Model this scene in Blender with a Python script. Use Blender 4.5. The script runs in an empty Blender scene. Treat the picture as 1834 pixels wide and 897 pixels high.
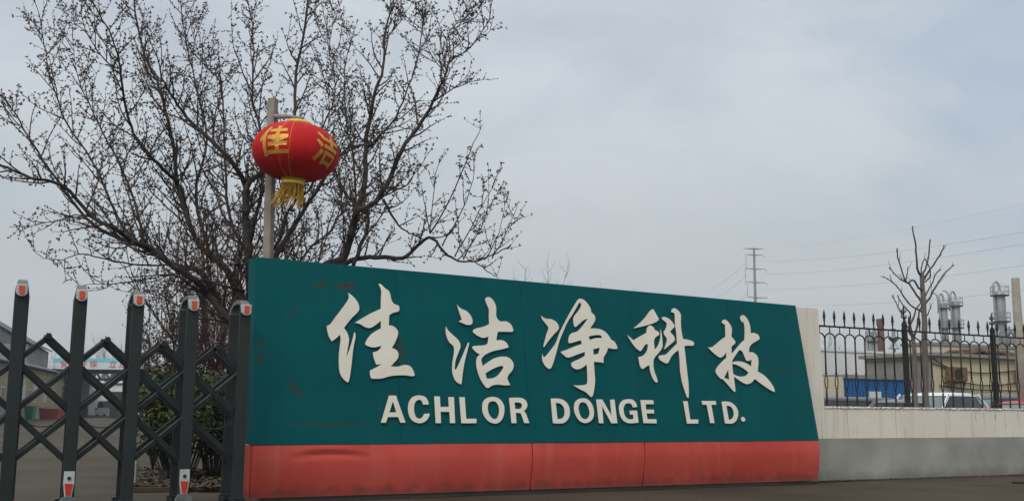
import bpy, bmesh, math, random
from mathutils import Vector, Matrix, noise
R = math.radians
sc = bpy.context.scene
COL = sc.collection

# ------------------------------------------------------------------ camera
F, CX, CY = 1890.0, 917.0, 448.5
TH, RL, CH = math.atan(284/1890.0), 0.0085, 1.05
_f = Vector((0, math.cos(TH), math.sin(TH)))
_r0 = Vector((1, 0, 0)); _u0 = _r0.cross(_f)
_r = _r0*math.cos(RL) + _u0*math.sin(RL)
_u = _u0*math.cos(RL) - _r0*math.sin(RL)
CAM = Vector((0, 0, CH))
cd = bpy.data.cameras.new('camera'); cam = bpy.data.objects.new('camera', cd); COL.objects.link(cam)
cd.sensor_width = 36; cd.sensor_fit = 'HORIZONTAL'; cd.lens = 36*F/1834; cd.clip_end = 6000; cd.clip_start = 0.05
cam.matrix_world = Matrix(((_r.x, _u.x, -_f.x, 0), (_r.y, _u.y, -_f.y, 0), (_r.z, _u.z, -_f.z, CH), (0, 0, 0, 1)))
sc.camera = cam
def ray(px, py): return _f + _r*((px-CX)/F) - _u*((py-CY)/F)
def atY(px, py, Y):
    d = ray(px, py); return CAM + d*(Y/d.y)
def gnd(px, py, z=0):
    d = ray(px, py); return CAM + d*((z-CH)/d.z)
def onp(px, py, P, N):
    d = ray(px, py); return CAM + d*((P-CAM).dot(N)/d.dot(N))

# ------------------------------------------------------------------ sky, sun, exposure
SUN_EL, SUN_AZ = R(48), R(200)       # azimuth clockwise from +Y
w = bpy.data.worlds.new('World'); sc.world = w; w.use_nodes = True
nt = w.node_tree; nt.nodes.clear()
out = nt.nodes.new('ShaderNodeOutputWorld'); bg = nt.nodes.new('ShaderNodeBackground'); bg.inputs['Strength'].default_value = 0.1
sky = nt.nodes.new('ShaderNodeTexSky'); sky.sky_type = 'NISHITA'; sky.sun_disc = False
sky.sun_elevation = SUN_EL; sky.sun_rotation = SUN_AZ; sky.air_density = 1.2; sky.dust_density = 3
tc = nt.nodes.new('ShaderNodeTexCoord')
mp = nt.nodes.new('ShaderNodeMapping'); mp.inputs['Scale'].default_value = (2.6, 2.6, 6.0)
nz = nt.nodes.new('ShaderNodeTexNoise'); nz.inputs['Scale'].default_value = 1.7; nz.inputs['Detail'].default_value = 7; nz.inputs['Roughness'].default_value = 0.55
nz.inputs['Distortion'].default_value = 0.35
rp = nt.nodes.new('ShaderNodeValToRGB')
rp.color_ramp.elements[0].position = 0.34; rp.color_ramp.elements[0].color = (3.85, 4.25, 4.75, 1)
rp.color_ramp.elements[1].position = 0.66; rp.color_ramp.elements[1].color = (4.95, 5.3, 5.65, 1)
e = rp.color_ramp.elements.new(0.5); e.color = (4.4, 4.8, 5.2, 1)
sep = nt.nodes.new('ShaderNodeSeparateXYZ')
hz = nt.nodes.new('ShaderNodeMapRange'); hz.inputs['From Min'].default_value = 0.0; hz.inputs['From Max'].default_value = 0.30
hz.inputs['To Min'].default_value = 1.0; hz.inputs['To Max'].default_value = 0.0
low = nt.nodes.new('ShaderNodeMixRGB'); low.inputs['Color2'].default_value = (3.62, 3.82, 3.92, 1)
up = nt.nodes.new('ShaderNodeMapRange'); up.interpolation_type = 'SMOOTHSTEP'
up.inputs['From Min'].default_value = 0.33; up.inputs['From Max'].default_value = 0.95; up.inputs['To Min'].default_value = 1.0; up.inputs['To Max'].default_value = 1.9
mul = nt.nodes.new('ShaderNodeVectorMath'); mul.operation = 'SCALE'
mixs = nt.nodes.new('ShaderNodeMixRGB'); mixs.inputs['Fac'].default_value = 0.93
L = nt.links.new
L(tc.outputs['Generated'], mp.inputs['Vector']); L(mp.outputs[0], nz.inputs['Vector']); L(nz.outputs['Fac'], rp.inputs['Fac'])
L(tc.outputs['Generated'], sep.inputs[0]); L(sep.outputs['Z'], hz.inputs['Value']); L(sep.outputs['Z'], up.inputs['Value'])
L(hz.outputs[0], low.inputs['Fac']); L(rp.outputs[0], low.inputs['Color1'])
bd_ = ray(2150, -260).normalized()
dt = nt.nodes.new('ShaderNodeVectorMath'); dt.operation = 'DOT_PRODUCT'; dt.inputs[1].default_value = bd_
ad_ = nt.nodes.new('ShaderNodeMath'); ad_.operation = 'MULTIPLY_ADD'; ad_.inputs[1].default_value = -.22
mrb = nt.nodes.new('ShaderNodeMapRange'); mrb.interpolation_type = 'SMOOTHSTEP'; mrb.inputs['From Min'].default_value = .815; mrb.inputs['From Max'].default_value = .905; mrb.inputs['To Max'].default_value = .72
blu = nt.nodes.new('ShaderNodeMixRGB'); blu.inputs['Color2'].default_value = (3.2, 3.95, 4.9, 1)
L(tc.outputs['Generated'], dt.inputs[0]); L(nz.outputs['Fac'], ad_.inputs[0]); L(dt.outputs['Value'], ad_.inputs[2]); L(ad_.outputs[0], mrb.inputs[0]); L(mrb.outputs[0], blu.inputs['Fac'])
L(low.outputs[0], blu.inputs['Color1']); L(blu.outputs[0], mul.inputs[0]); L(up.outputs[0], mul.inputs['Scale'])
L(sky.outputs[0], mixs.inputs['Color1']); L(mul.outputs[0], mixs.inputs['Color2'])
L(mixs.outputs[0], bg.inputs['Color']); L(bg.outputs[0], out.inputs[0])
sd = bpy.data.lights.new('sun', 'SUN'); sd.energy = 1.45; sd.angle = R(28); sd.color = (1, 0.93, 0.82)
so = bpy.data.objects.new('sun', sd); COL.objects.link(so)
sv = Vector((math.sin(SUN_AZ)*math.cos(SUN_EL), math.cos(SUN_AZ)*math.cos(SUN_EL), math.sin(SUN_EL)))
so.rotation_euler = sv.to_track_quat('Z', 'Y').to_euler(); so.location = (0, -10, 20)
sc.view_settings.view_transform = 'Standard'; sc.view_settings.look = 'None'
sc.view_settings.exposure = 0.42; sc.view_settings.gamma = 1; sc.view_settings.use_curve_mapping = False

# ------------------------------------------------------------------ materials
def mat(name, col, col2=None, rough=0.7, metal=0.0, scale=6.0, bump=0.0, bscale=40.0, stretch=(1, 1, 1), spec=0.4, detail=6, lo=0.35, hi=0.65):
    m = bpy.data.materials.new(name); m.use_nodes = True
    n = m.node_tree; b = n.nodes['Principled BSDF']
    b.inputs['Roughness'].default_value = rough; b.inputs['Metallic'].default_value = metal
    b.inputs['Specular IOR Level'].default_value = spec
    b.inputs['Base Color'].default_value = (*col, 1)
    t = n.nodes.new('ShaderNodeTexCoord'); mpn = n.nodes.new('ShaderNodeMapping'); mpn.inputs['Scale'].default_value = stretch
    n.links.new(t.outputs['Object'], mpn.inputs['Vector'])
    m['v'] = 0
    if col2 is not None:
        z = n.nodes.new('ShaderNodeTexNoise'); z.inputs['Scale'].default_value = scale; z.inputs['Detail'].default_value = detail
        n.links.new(mpn.outputs[0], z.inputs['Vector'])
        r = n.nodes.new('ShaderNodeValToRGB'); r.color_ramp.elements[0].position = lo; r.color_ramp.elements[1].position = hi
        r.color_ramp.elements[0].color = (*col, 1); r.color_ramp.elements[1].color = (*col2, 1)
        n.links.new(z.outputs['Fac'], r.inputs['Fac']); n.links.new(r.outputs[0], b.inputs['Base Color'])
    if bump:
        z2 = n.nodes.new('ShaderNodeTexNoise'); z2.inputs['Scale'].default_value = bscale; z2.inputs['Detail'].default_value = 5
        n.links.new(t.outputs['Object'], z2.inputs['Vector'])
        bp = n.nodes.new('ShaderNodeBump'); bp.inputs['Strength'].default_value = bump; bp.inputs['Distance'].default_value = 0.02
        n.links.new(z2.outputs['Fac'], bp.inputs['Height']); n.links.new(bp.outputs[0], b.inputs['Normal'])
    return m
def node(m, t): return m.node_tree.nodes.new(t)
def overlay(m, facsock, col, amount=1.0):
    """wear or stain with its own shape, mixed over the present base colour"""
    n = m.node_tree; b = n.nodes['Principled BSDF']; inp = b.inputs['Base Color']
    mx = n.nodes.new('ShaderNodeMixRGB'); mx.inputs['Color2'].default_value = (*col, 1)
    if inp.links: n.links.new(inp.links[0].from_socket, mx.inputs['Color1'])
    else: mx.inputs['Color1'].default_value = inp.default_value
    ml = n.nodes.new('ShaderNodeMath'); ml.operation = 'MULTIPLY'; ml.inputs[1].default_value = amount
    n.links.new(facsock, ml.inputs[0]); n.links.new(ml.outputs[0], mx.inputs['Fac']); n.links.new(mx.outputs[0], inp)
def noisefac(m, scale, stretch, lo, hi, detail=5):
    n = m.node_tree; t = n.nodes.new('ShaderNodeTexCoord'); mpn = n.nodes.new('ShaderNodeMapping'); mpn.inputs['Scale'].default_value = stretch
    z = n.nodes.new('ShaderNodeTexNoise'); z.inputs['Scale'].default_value = scale; z.inputs['Detail'].default_value = detail
    r = n.nodes.new('ShaderNodeMapRange'); r.inputs['From Min'].default_value = lo; r.inputs['From Max'].default_value = hi
    n.links.new(t.outputs['Object'], mpn.inputs[0]); n.links.new(mpn.outputs[0], z.inputs['Vector']); n.links.new(z.outputs['Fac'], r.inputs[0])
    return r.outputs[0]
def ellfac(m, c, rad, rot=0.0):
    """soft ellipse in object x,z with noisy edge"""
    n = m.node_tree; t = n.nodes.new('ShaderNodeTexCoord')
    s = n.nodes.new('ShaderNodeVectorMath'); s.operation = 'SUBTRACT'; s.inputs[1].default_value = (c[0], 0, c[1])
    rt = n.nodes.new('ShaderNodeVectorRotate'); rt.rotation_type = 'Y_AXIS'; rt.inputs['Angle'].default_value = rot
    dv = n.nodes.new('ShaderNodeVectorMath'); dv.operation = 'MULTIPLY'; dv.inputs[1].default_value = (1/rad[0], 0, 1/rad[1])
    ln = n.nodes.new('ShaderNodeVectorMath'); ln.operation = 'LENGTH'
    z = n.nodes.new('ShaderNodeTexNoise'); z.inputs['Scale'].default_value = 22; z.inputs['Detail'].default_value = 4
    ad = n.nodes.new('ShaderNodeMath'); ad.operation = 'MULTIPLY_ADD'; ad.inputs[1].default_value = 2.4
    r = n.nodes.new('ShaderNodeMapRange'); r.inputs['From Min'].default_value = 2.2; r.inputs['From Max'].default_value = 1.4
    k = n.links.new
    k(t.outputs['Object'], s.inputs[0]); k(s.outputs[0], rt.inputs['Vector']); k(rt.outputs[0], dv.inputs[0]); k(dv.outputs[0], ln.inputs[0])
    k(t.outputs['Object'], z.inputs['Vector']); k(z.outputs['Fac'], ad.inputs[0]); k(ln.outputs['Value'], ad.inputs[2]); k(ad.outputs[0], r.inputs[0])
    return r.outputs[0]

M = {}
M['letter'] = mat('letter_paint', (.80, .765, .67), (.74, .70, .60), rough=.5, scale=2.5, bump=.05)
M['letter_edge'] = mat('letter_edge', (.13, .105, .08), (.2, .165, .13), rough=.8, scale=6)  # brown letter sides, kept dark to paint in the shadow gap around them
M['dark_core'] = mat('dark_backing', (.03, .045, .045), rough=.8)
M['gate'] = mat('gate_enamel', (.008, .0135, .014), (.014, .020, .021), rough=.5, scale=3, bump=.04, bscale=60)
M['gate_dark'] = mat('gate_rail_enamel', (.006, .009, .010), (.011, .015, .016), rough=.4, scale=5)
M['grey_plastic'] = mat('grey_plastic', (.12, .135, .135), (.09, .10, .10), rough=.55, scale=9)
M['silver_plastic'] = mat('silver_plastic', (.5, .52, .52), (.38, .4, .4), rough=.4, scale=12, metal=.2)
M['orange'] = mat('orange_reflector', (.62, .09, .02), (.45, .05, .015), rough=.25, scale=30)
M['redref'] = mat('red_reflector', (.5, .04, .02), (.38, .03, .02), rough=.3, scale=30)
M['rib_highlight'] = mat('rib_highlight_paint', (.06, .066, .067), (.13, .135, .13), rough=.4, scale=4)  # paler gate colour, the highlight on the bar ribs painted in
M['rubber'] = mat('rubber', (.02, .02, .02), rough=.8)
M['iron'] = mat('black_iron', (.007, .0075, .0075), (.018, .014, .011), rough=.55, scale=14, bump=.15, bscale=90)
M['bark'] = mat('bark', (.018, .014, .012), (.042, .034, .03), rough=.9, scale=10, bump=.6, bscale=30)
M['twig'] = mat('twig_bark', (.038, .024, .018), (.066, .044, .034), rough=.85, scale=3)
M['bud'] = mat('bud', (.045, .024, .018), (.075, .045, .03), rough=.7, scale=5)
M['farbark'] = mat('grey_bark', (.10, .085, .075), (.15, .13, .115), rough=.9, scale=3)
M['redtwig'] = mat('red_twig', (.042, .024, .018), (.085, .048, .036), rough=.85, scale=3)
M['redleaf'] = mat('red_leaf', (.07, .022, .018), (.12, .05, .025), rough=.6, scale=5)
M['leaf'] = mat('leaf_green', (.022, .038, .011), (.14, .16, .035), rough=.42, scale=1.8, lo=.42, hi=.72)
M['litter'] = mat('leaf_litter', (.05, .032, .02), (.11, .08, .05), rough=.9, scale=20)
M['concrete_pole'] = mat('concrete_pole', (.20, .18, .15), (.27, .245, .21), rough=.9, scale=5, bump=.2)
M['galv'] = mat('galvanised_steel', (.26, .27, .28), (.36, .37, .38), rough=.5, metal=.4, scale=1)
M['pylon'] = mat('weathered_steel', (.12, .125, .13), (.17, .175, .18), rough=.7, scale=1)
M['darkbox'] = mat('dark_steel', (.025, .02, .018), (.045, .036, .03), rough=.7, scale=2)
M['wire'] = mat('wire_metal', (.2, .2, .2), rough=.6)
M['lantern'] = mat('lantern_cloth', (.50, .006, .008), (.40, .004, .006), rough=.75, scale=3, bump=.15, bscale=220, spec=.25)
M['gold'] = mat('gold_foil', (.75, .5, .05), (.55, .36, .04), rough=.3, metal=.65, scale=25)
M['goldtext'] = mat('gold_glitter', (.62, .36, .05), (.42, .20, .03), rough=.5, metal=.3, scale=60)
M['tassel'] = mat('gold_thread', (.75, .45, .04), (.42, .22, .02), rough=.45, scale=40, stretch=(1, 1, .1))
M['rust'] = mat('rust_metal', (.10, .05, .03), (.18, .1, .06), rough=.9, scale=7)
M['glass'] = mat('dark_glass', (.02, .024, .028), rough=.08, spec=.6)
M['glassgreen'] = mat('tinted_windscreen', (.10, .15, .14), rough=.1, spec=.6)
M['black'] = mat('black_trim', (.015, .015, .016), rough=.6)
M['white_paint'] = mat('white_car_paint', (.62, .64, .66), (.55, .57, .59), rough=.25, scale=1)
M['red_paint'] = mat('red_car_paint', (.38, .02, .02), rough=.25)
M['grey_paint'] = mat('grey_car_paint', (.16, .165, .16), (.2, .2, .19), rough=.35, scale=2)
M['dark_paint'] = mat('dark_car_paint', (.05, .055, .06), rough=.3)
M['roofgrey'] = mat('slate_roof', (.07, .08, .095), (.10, .11, .125), rough=.8, scale=.6)
M['cream'] = mat('cream_plaster', (.34, .265, .15), (.26, .205, .12), rough=.9, scale=.7, bump=.2, bscale=8)
M['creamr'] = mat('cream_render', (.52, .46, .31), (.43, .37, .25), rough=.9, scale=.7, bump=.2, bscale=8)
M['cream2'] = mat('pale_plaster', (.55, .50, .38), (.46, .42, .32), rough=.9, scale=.6, bump=.2, bscale=8)
M['greywall'] = mat('grey_cement', (.17, .165, .155), (.24, .23, .215), rough=.95, scale=.8, bump=.3, bscale=8)
M['whitewall'] = mat('white_wall', (.62, .63, .62), (.52, .53, .52), rough=.9, scale=.4)
M['blue'] = mat('blue_sheet', (.012, .09, .25), (.015, .11, .30), rough=.5, scale=2)
M['brick'] = mat('red_brick', (.11, .05, .04), (.16, .085, .07), rough=.95, scale=3)
M['binegreen'] = mat('green_plastic', (.01, .16, .08), rough=.5)
M['skipred'] = mat('red_steel', (.30, .03, .03), (.22, .02, .02), rough=.7, scale=3)
M['cable'] = mat('black_cable', (.02, .02, .02), rough=.7)
M['stone'] = mat('grey_stone', (.22, .22, .21), (.3, .3, .28), rough=.9, scale=8, bump=.3)
M['winglass'] = mat('window_glass', (.05, .06, .07), rough=.15, spec=.6)
M['awning_white'] = mat('board_white', (.55, .6, .62), (.5, .55, .57), rough=.6, scale=1)
M['awning_blue'] = mat('board_blue', (.12, .45, .58), (.2, .5, .6), rough=.6, scale=.4)
M['redtext'] = mat('red_lettering', (.55, .12, .10), rough=.6)

# ground: worn brown concrete
g = mat('worn_concrete', (.046, .036, .026), (.075, .060, .044), rough=.95, spec=.06, scale=.45, bump=.35, bscale=35, lo=.3, hi=.7, detail=9)
overlay(g, noisefac(g, 3.0, (.12, 1, 1), .5, .72, 6), (.024, .019, .014), .5)
overlay(g, noisefac(g, 60, (1, 1, 1), .56, .66, 2), (.10, .085, .068), .35)
overlay(g, noisefac(g, .35, (1, .35, 1), .52, .68, 5), (.070, .056, .040), .5)
M['ground'] = g
yd = mat('yard_asphalt', (.054, .045, .034), (.088, .076, .060), rough=.95, spec=.08, scale=.25, bump=.3, bscale=30, lo=.3, hi=.7, detail=9)
overlay(yd, noisefac(yd, 1.2, (.3, 1, 1), .5, .7, 6), (.035, .030, .024), .45)
M['yard'] = yd

# ------------------------------------------------------------------ mesh builder
class MB:
    def __init__(s): s.v = []; s.f = []
    def add(s, vs, fs):
        o = len(s.v); s.v += [tuple(p) for p in vs]; s.f += [tuple(i+o for i in q) for q in fs]; return s
    def box(s, c, d, mtx=None):
        x, y, z = d[0]/2, d[1]/2, d[2]/2; c = Vector(c)
        vs = [Vector((a, b, e)) for e in (-z, z) for (a, b) in ((-x, -y), (x, -y), (x, y), (-x, y))]
        if mtx: vs = [mtx @ q for q in vs]
        return s.add([c+q for q in vs], [(3, 2, 1, 0), (4, 5, 6, 7), (0, 1, 5, 4), (1, 2, 6, 5), (2, 3, 7, 6), (3, 0, 4, 7)])
    def bar(s, a, b, wd, dp, side):
        """box from a to b; wd across 'side x axis', dp along side"""
        a = Vector(a); b = Vector(b); ax = (b-a).normalized(); sd_ = Vector(side).normalized(); ac = ax.cross(sd_).normalized()
        o = []
        for p in (a, b):
            for (i, j) in ((-1, -1), (1, -1), (1, 1), (-1, 1)): o.append(p+ac*(i*wd/2)+sd_*(j*dp/2))
        return s.add(o, [(3, 2, 1, 0), (4, 5, 6, 7), (0, 1, 5, 4), (1, 2, 6, 5), (2, 3, 7, 6), (3, 0, 4, 7)])
    def tube(s, pts, rad, n=6, cap=True):
        pts = [Vector(p) for p in pts]
        if not hasattr(rad, '__len__'): rad = [rad]*len(pts)
        t = (pts[1]-pts[0]).normalized(); a = Vector((0, 0, 1)) if abs(t.z) < .9 else Vector((1, 0, 0))
        x = t.cross(a).normalized(); o = len(s.v); m = len(pts)
        cs = [(math.cos(2*math.pi*k/n), math.sin(2*math.pi*k/n)) for k in range(n)]
        for i, p in enumerate(pts):
            if i: t = (pts[min(i+1, m-1)]-pts[i-1])
            if t.length < 1e-9: t = Vector((0, 0, 1))
            t.normalize(); x = (x - t*x.dot(t)); x.normalize(); y = t.cross(x)
            for c_, s_ in cs: s.v.append(tuple(p+(x*c_+y*s_)*rad[i]))
        for i in range(m-1):
            for k in range(n):
                k2 = (k+1) % n; s.f.append((o+i*n+k, o+i*n+k2, o+(i+1)*n+k2, o+(i+1)*n+k))
        if cap and n > 2:
            s.f.append(tuple(o+k for k in range(n))[::-1]); s.f.append(tuple(o+(m-1)*n+k for k in range(n)))
        return s
    def lathe(s, prof, c, n=16, ax=None):
        """prof: (radius, height) pairs around vertical axis at c"""
        c = Vector(c); o = len(s.v)
        for rr, h in prof:
            for k in range(n):
                a = 2*math.pi*k/n; p = Vector((rr*math.cos(a), rr*math.sin(a), h))
                if ax is not None: p = ax @ p
                s.v.append(tuple(c+p))
        for i in range(len(prof)-1):
            for k in range(n):
                k2 = (k+1) % n; s.f.append((o+i*n+k, o+i*n+k2, o+(i+1)*n+k2, o+(i+1)*n+k))
        s.f.append(tuple(o+k for k in range(n))[::-1]); s.f.append(tuple(o+(len(prof)-1)*n+k for k in range(n)))
        return s
    def prism(s, poly, ex):
        """poly: list of 3D points, ex: extrusion vector"""
        n = len(poly); ex = Vector(ex); poly = [Vector(p) for p in poly]
        return s.add(poly+[p+ex for p in poly], [tuple(range(n))[::-1], tuple(range(n, 2*n))]+[(i, (i+1) % n, n+(i+1) % n, n+i) for i in range(n)])
    def mesh(s, name='m'):
        me = bpy.data.meshes.new(name); me.from_pydata(s.v, [], s.f); me.update(); return me

WM = {}
def tag(o, label=None, cat=None, group=None, kind=None):
    if label: o['label'] = label
    if cat: o['category'] = cat
    if group: o['group'] = group
    if kind: o['kind'] = kind
    return o
def empty(name, loc, label, cat, group=None, rz=0.0):
    o = bpy.data.objects.new(name, None); COL.objects.link(o); o.location = loc; o.rotation_euler = (0, 0, rz); o.empty_display_size = .2
    WM[o.name] = Matrix.Translation(Vector(loc)) @ Matrix.Rotation(rz, 4, 'Z'); return tag(o, label, cat, group)
def obj(name, mb, material, parent=None, smooth=False, bevel=0.0, local=False, fix=True):
    """mesh in world coordinates (or parent's local ones) linked as one object"""
    me = mb.mesh(name) if isinstance(mb, MB) else mb
    o = bpy.data.objects.new(name, me); COL.objects.link(o)
    if parent is not None:
        o.parent = parent; mw = WM.get(parent.name, Matrix())
        if not local: me.transform(mw.inverted())
        WM[o.name] = mw
    if material: 
        me.materials.clear(); me.materials.append(material)
    if fix and isinstance(mb, MB) and len(me.polygons) < 60000:
        b = bmesh.new(); b.from_mesh(me); bmesh.ops.recalc_face_normals(b, faces=b.faces)
        if bevel: bmesh.ops.bevel(b, geom=[e for e in b.edges if len(e.link_faces) == 2 and e.calc_face_angle(0) > .5], offset=bevel, segments=2, profile=.6, affect='EDGES')
        b.to_mesh(me); b.free()
    if smooth:
        for p in me.polygons: p.use_smooth = True
    return o
def dup(root, loc=None, rz=None, label=None, group=None):
    c = root.copy(); COL.objects.link(c)
    if loc is not None: c.location = loc
    if rz is not None: c.rotation_euler = (0, 0, rz)
    if label: c['label'] = label
    if group: c['group'] = group
    def rec(a, b):
        for ch in [o for o in COL.objects if o.parent == a]:
            d = ch.copy(); COL.objects.link(d); d.parent = b; rec(ch, d)
    rec(root, c)
    return c

# ------------------------------------------------------------------ ground
SA = gnd(449, 903); SB = gnd(1466, 867)
ST = (SB-SA).normalized(); SN = Vector((-ST.y, ST.x, 0)); SANG = math.atan2(ST.y, ST.x)
GP = atY(440, 545, 11.2); ga = R(27); GT = Vector((math.cos(ga), math.sin(ga), 0)); GN = Vector((-GT.y, GT.x, 0)); G0 = Vector((GP.x, GP.y, 0))
def grid_sheet(x0, x1, y0, y1, nx, ny, z, amp=0.0):
    mb = MB()
    for j in range(ny+1):
        for i in range(nx+1):
            x = x0+(x1-x0)*i/nx; y = y0+(y1-y0)*j/ny
            mb.v.append((x, y, z+amp*noise.noise(Vector((x*.35, y*.35, 0)))))
    for j in range(ny):
        for i in range(nx):
            a = j*(nx+1)+i; mb.f.append((a, a+1, a+nx+2, a+nx+1))
    return mb
o = obj('ground', MB().add([(-700, -60, -.02), (700, -60, -.02), (700, 900, -.02), (-700, 900, -.02)], [(0, 1, 2, 3)]), M['yard']); tag(o, kind='structure')
# forecourt pavement in front of gate, sign and wall
def gl(s, n=0, z=0): return G0+GT*s+GN*n+Vector((0, 0, z))
def sl(s, n=0, z=0): return SA+ST*s+SN*n+Vector((0, 0, z))
pv = [gl(-30, -.35), gl(.5, -.35), sl(.3, .55), sl(60, .55), Vector((60, -20, 0)), Vector((-40, -20, 0))]
mb = MB(); mb.prism([Vector((p.x, p.y, -.018)) for p in pv], (0, 0, .018)); o = obj('pavement', mb, M['ground']); tag(o, kind='structure')
# gate rail strip and apron
mb = MB(); mb.prism([gl(-30, .9, -.018), gl(1.2, .9, -.018), gl(1.2, -.34, -.018), gl(-30, -.34, -.018)], (0, 0, .014)); o = obj('driveway_apron', mb, M['ground']); tag(o, kind='structure')
mb = MB(); mb.box(gl(-14, .0, .001), (30, .05, .012), Matrix.Rotation(ga, 3, 'Z')); tag(obj('gate_rail', mb, M['rust']), 'thin steel rail set in the ground under the folding gate', 'rail')
# crack / joint in the pavement at right
M['joint'] = mat('dark_joint', (.03, .026, .02), rough=.95)
def crack(pts, wd, name='pavement_joint'):
    mb = MB(); P = [gnd(*p, .004) for p in pts]; Lf = []; Rt = []
    for i, p in enumerate(P):
        t = (P[min(i+1, len(P)-1)]-P[max(i-1, 0)]).normalized(); n = Vector((-t.y, t.x, 0)); ww = wd*(.6+.8*random.random())
        Lf.append(p+n*ww); Rt.append(p-n*ww)
    m = len(P); mb.add(Lf+Rt, [(i, i+1, m+i+1, m+i) for i in range(m-1)])
    o = obj(name, mb, M['joint']); tag(o, kind='structure')
random.seed(3)
crack([(1640, 850+0), (1680, 854), (1720, 858), (1760, 861), (1800, 864), (1836, 867), (1900, 872), (1990, 880)], .012)
crack([(520, 893), (600, 897), (700, 902), (820, 908), (950, 915)], .012)
mb = MB()
for k in range(60):
    a = random.random()*6.28; rr = .16*random.random()**.5; p = gnd(1832, 864, .01)+Vector((math.cos(a)*rr, math.sin(a)*rr*.7, 0)); mb.box(p, (.05, .04, .02), Matrix.Rotation(a, 3, 'Z'))
tag(obj('dark_rubbish', mb, M['black']), 'small dark heap of rubbish on the pavement at the right edge', 'rubbish', kind='stuff')

# ------------------------------------------------------------------ sign
def sloc(px, py, n=0.0):
    q = onp(px, py, SA+SN*n, SN); d = q-SA; return (d.dot(ST), d.z)
sign = empty('company_sign', SA, 'long teal and red company sign board with white raised lettering, mounted on the wall', 'sign', rz=SANG)
gp = mat('teal_paint', (.0008, .080, .088), (.001, .092, .101), rough=.6, scale=1.2, bump=.05, bscale=5, spec=.08)
overlay(gp, noisefac(gp, 1.5, (6, 6, .35), .56, .75, 6), (.015, .10, .105), .3)
for (c, rd, ro, am) in [((575, 510), (.10, .05), 0, .7), ((620, 512), (.16, .05), 0.1, .85), ((525, 560), (.16, .03), .8, .5), ((467, 615), (.05, .05), 0, .8),
                        ((467, 643), (.05, .06), 0, .8), ((530, 697), (.17, .05), -.75, .6), ((600, 761), (.45, .02), 0.02, .7), ((545, 758), (.2, .02), 0.1, .4),
                        ((716, 630), (.10, .2), 0.2, .45), ((1400, 660), (.42, .012), .0, .6), ((1090, 612), (.12, .05), 0, .35), ((700, 735), (.05, .3), 0, .25)]:
    overlay(gp, ellfac(gp, sloc(*c), rd, ro), (.07, .035, .02), am)
dst = node(gp, 'ShaderNodeMapRange'); gt = node(gp, 'ShaderNodeTexCoord'); gs = node(gp, 'ShaderNodeSeparateXYZ')
gp.node_tree.links.new(gt.outputs['Object'], gs.inputs[0]); gp.node_tree.links.new(gs.outputs['Z'], dst.inputs[0])
M['teal'] = gp
rpn = mat('red_paint_panel', (.43, .058, .043), (.51, .080, .062), rough=.55, scale=1.0, bump=.05, bscale=5, spec=.12)
overlay(rpn, noisefac(rpn, 1.2, (5, 5, .5), .5, .72, 6), (.50, .13, .10), .4)
overlay(rpn, noisefac(rpn, 2.0, (1, 1, 2), .6, .75, 6), (.20, .035, .03), .4)
# mud splashed up from the paving, uneven along the foot of the panels
n_ = rpn.node_tree; t_ = node(rpn, 'ShaderNodeTexCoord'); s_ = node(rpn, 'ShaderNodeSeparateXYZ'); z_n = node(rpn, 'ShaderNodeTexNoise'); z_n.inputs['Scale'].default_value = 7; z_n.inputs['Detail'].default_value = 9
m1_ = node(rpn, 'ShaderNodeMath'); m1_.operation = 'MULTIPLY_ADD'; m1_.inputs[1].default_value = -.34; m2_ = node(rpn, 'ShaderNodeMapRange'); m2_.inputs['From Min'].default_value = .02; m2_.inputs['From Max'].default_value = -.10
n_.links.new(t_.outputs['Object'], s_.inputs[0]); n_.links.new(t_.outputs['Object'], z_n.inputs['Vector']); n_.links.new(z_n.outputs['Fac'], m1_.inputs[0]); n_.links.new(s_.outputs['Z'], m1_.inputs[2]); n_.links.new(m1_.outputs[0], m2_.inputs[0])
overlay(rpn, m2_.outputs[0], (.11, .05, .038), .6)
overlay(rpn, noisefac(rpn, 34, (1, 1, 1), .68, .74, 3), (.16, .06, .045), .5)
M['redpanel'] = rpn
TH_ = 0.30   # sign thickness
TL = sloc(458, 460); BL = sloc(452, 797); TR = sloc(1425, 547); BR = sloc(1467, 789)
def lerp(a, b, t): return (a[0]+(b[0]-a[0])*t, a[1]+(b[1]-a[1])*t)
def lp(p, y): return Vector((p[0], y, p[1]))
# backing core
mb = MB(); c = [(TL[0]+.03, TL[1]-.02), (TR[0]-.02, TR[1]-.02), (BR[0]-.03, .10), (.04, .10)]
mb.prism([lp(p, .14) for p in c], (0, TH_-.14, 0)); obj('core', mb, M['dark_core'], sign, local=True)
seams = [458, 722, 953, 1155, 1335, 1425]
fr = [0]
for s_ in seams[1:-1]: fr.append((sloc(s_, 650)[0]-BL[0])/(BR[0]-BL[0]))
fr.append(1)
for i in range(5):
    g_ = .0015
    a0, a1 = lerp(TL, TR, fr[i]), lerp(TL, TR, fr[i+1]); b0, b1 = lerp(BL, BR, fr[i]), lerp(BL, BR, fr[i+1])
    q = [(a0[0]+g_, a0[1]), (a1[0]-g_, a1[1]), (b1[0]-g_, b1[1]+.004), (b0[0]+g_, b0[1]+.004)]
    mb = MB(); mb.prism([lp(p, 0) for p in q], (0, .02, 0)); obj('green_panel', mb, M['teal'], sign, local=True, bevel=.002)
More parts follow.
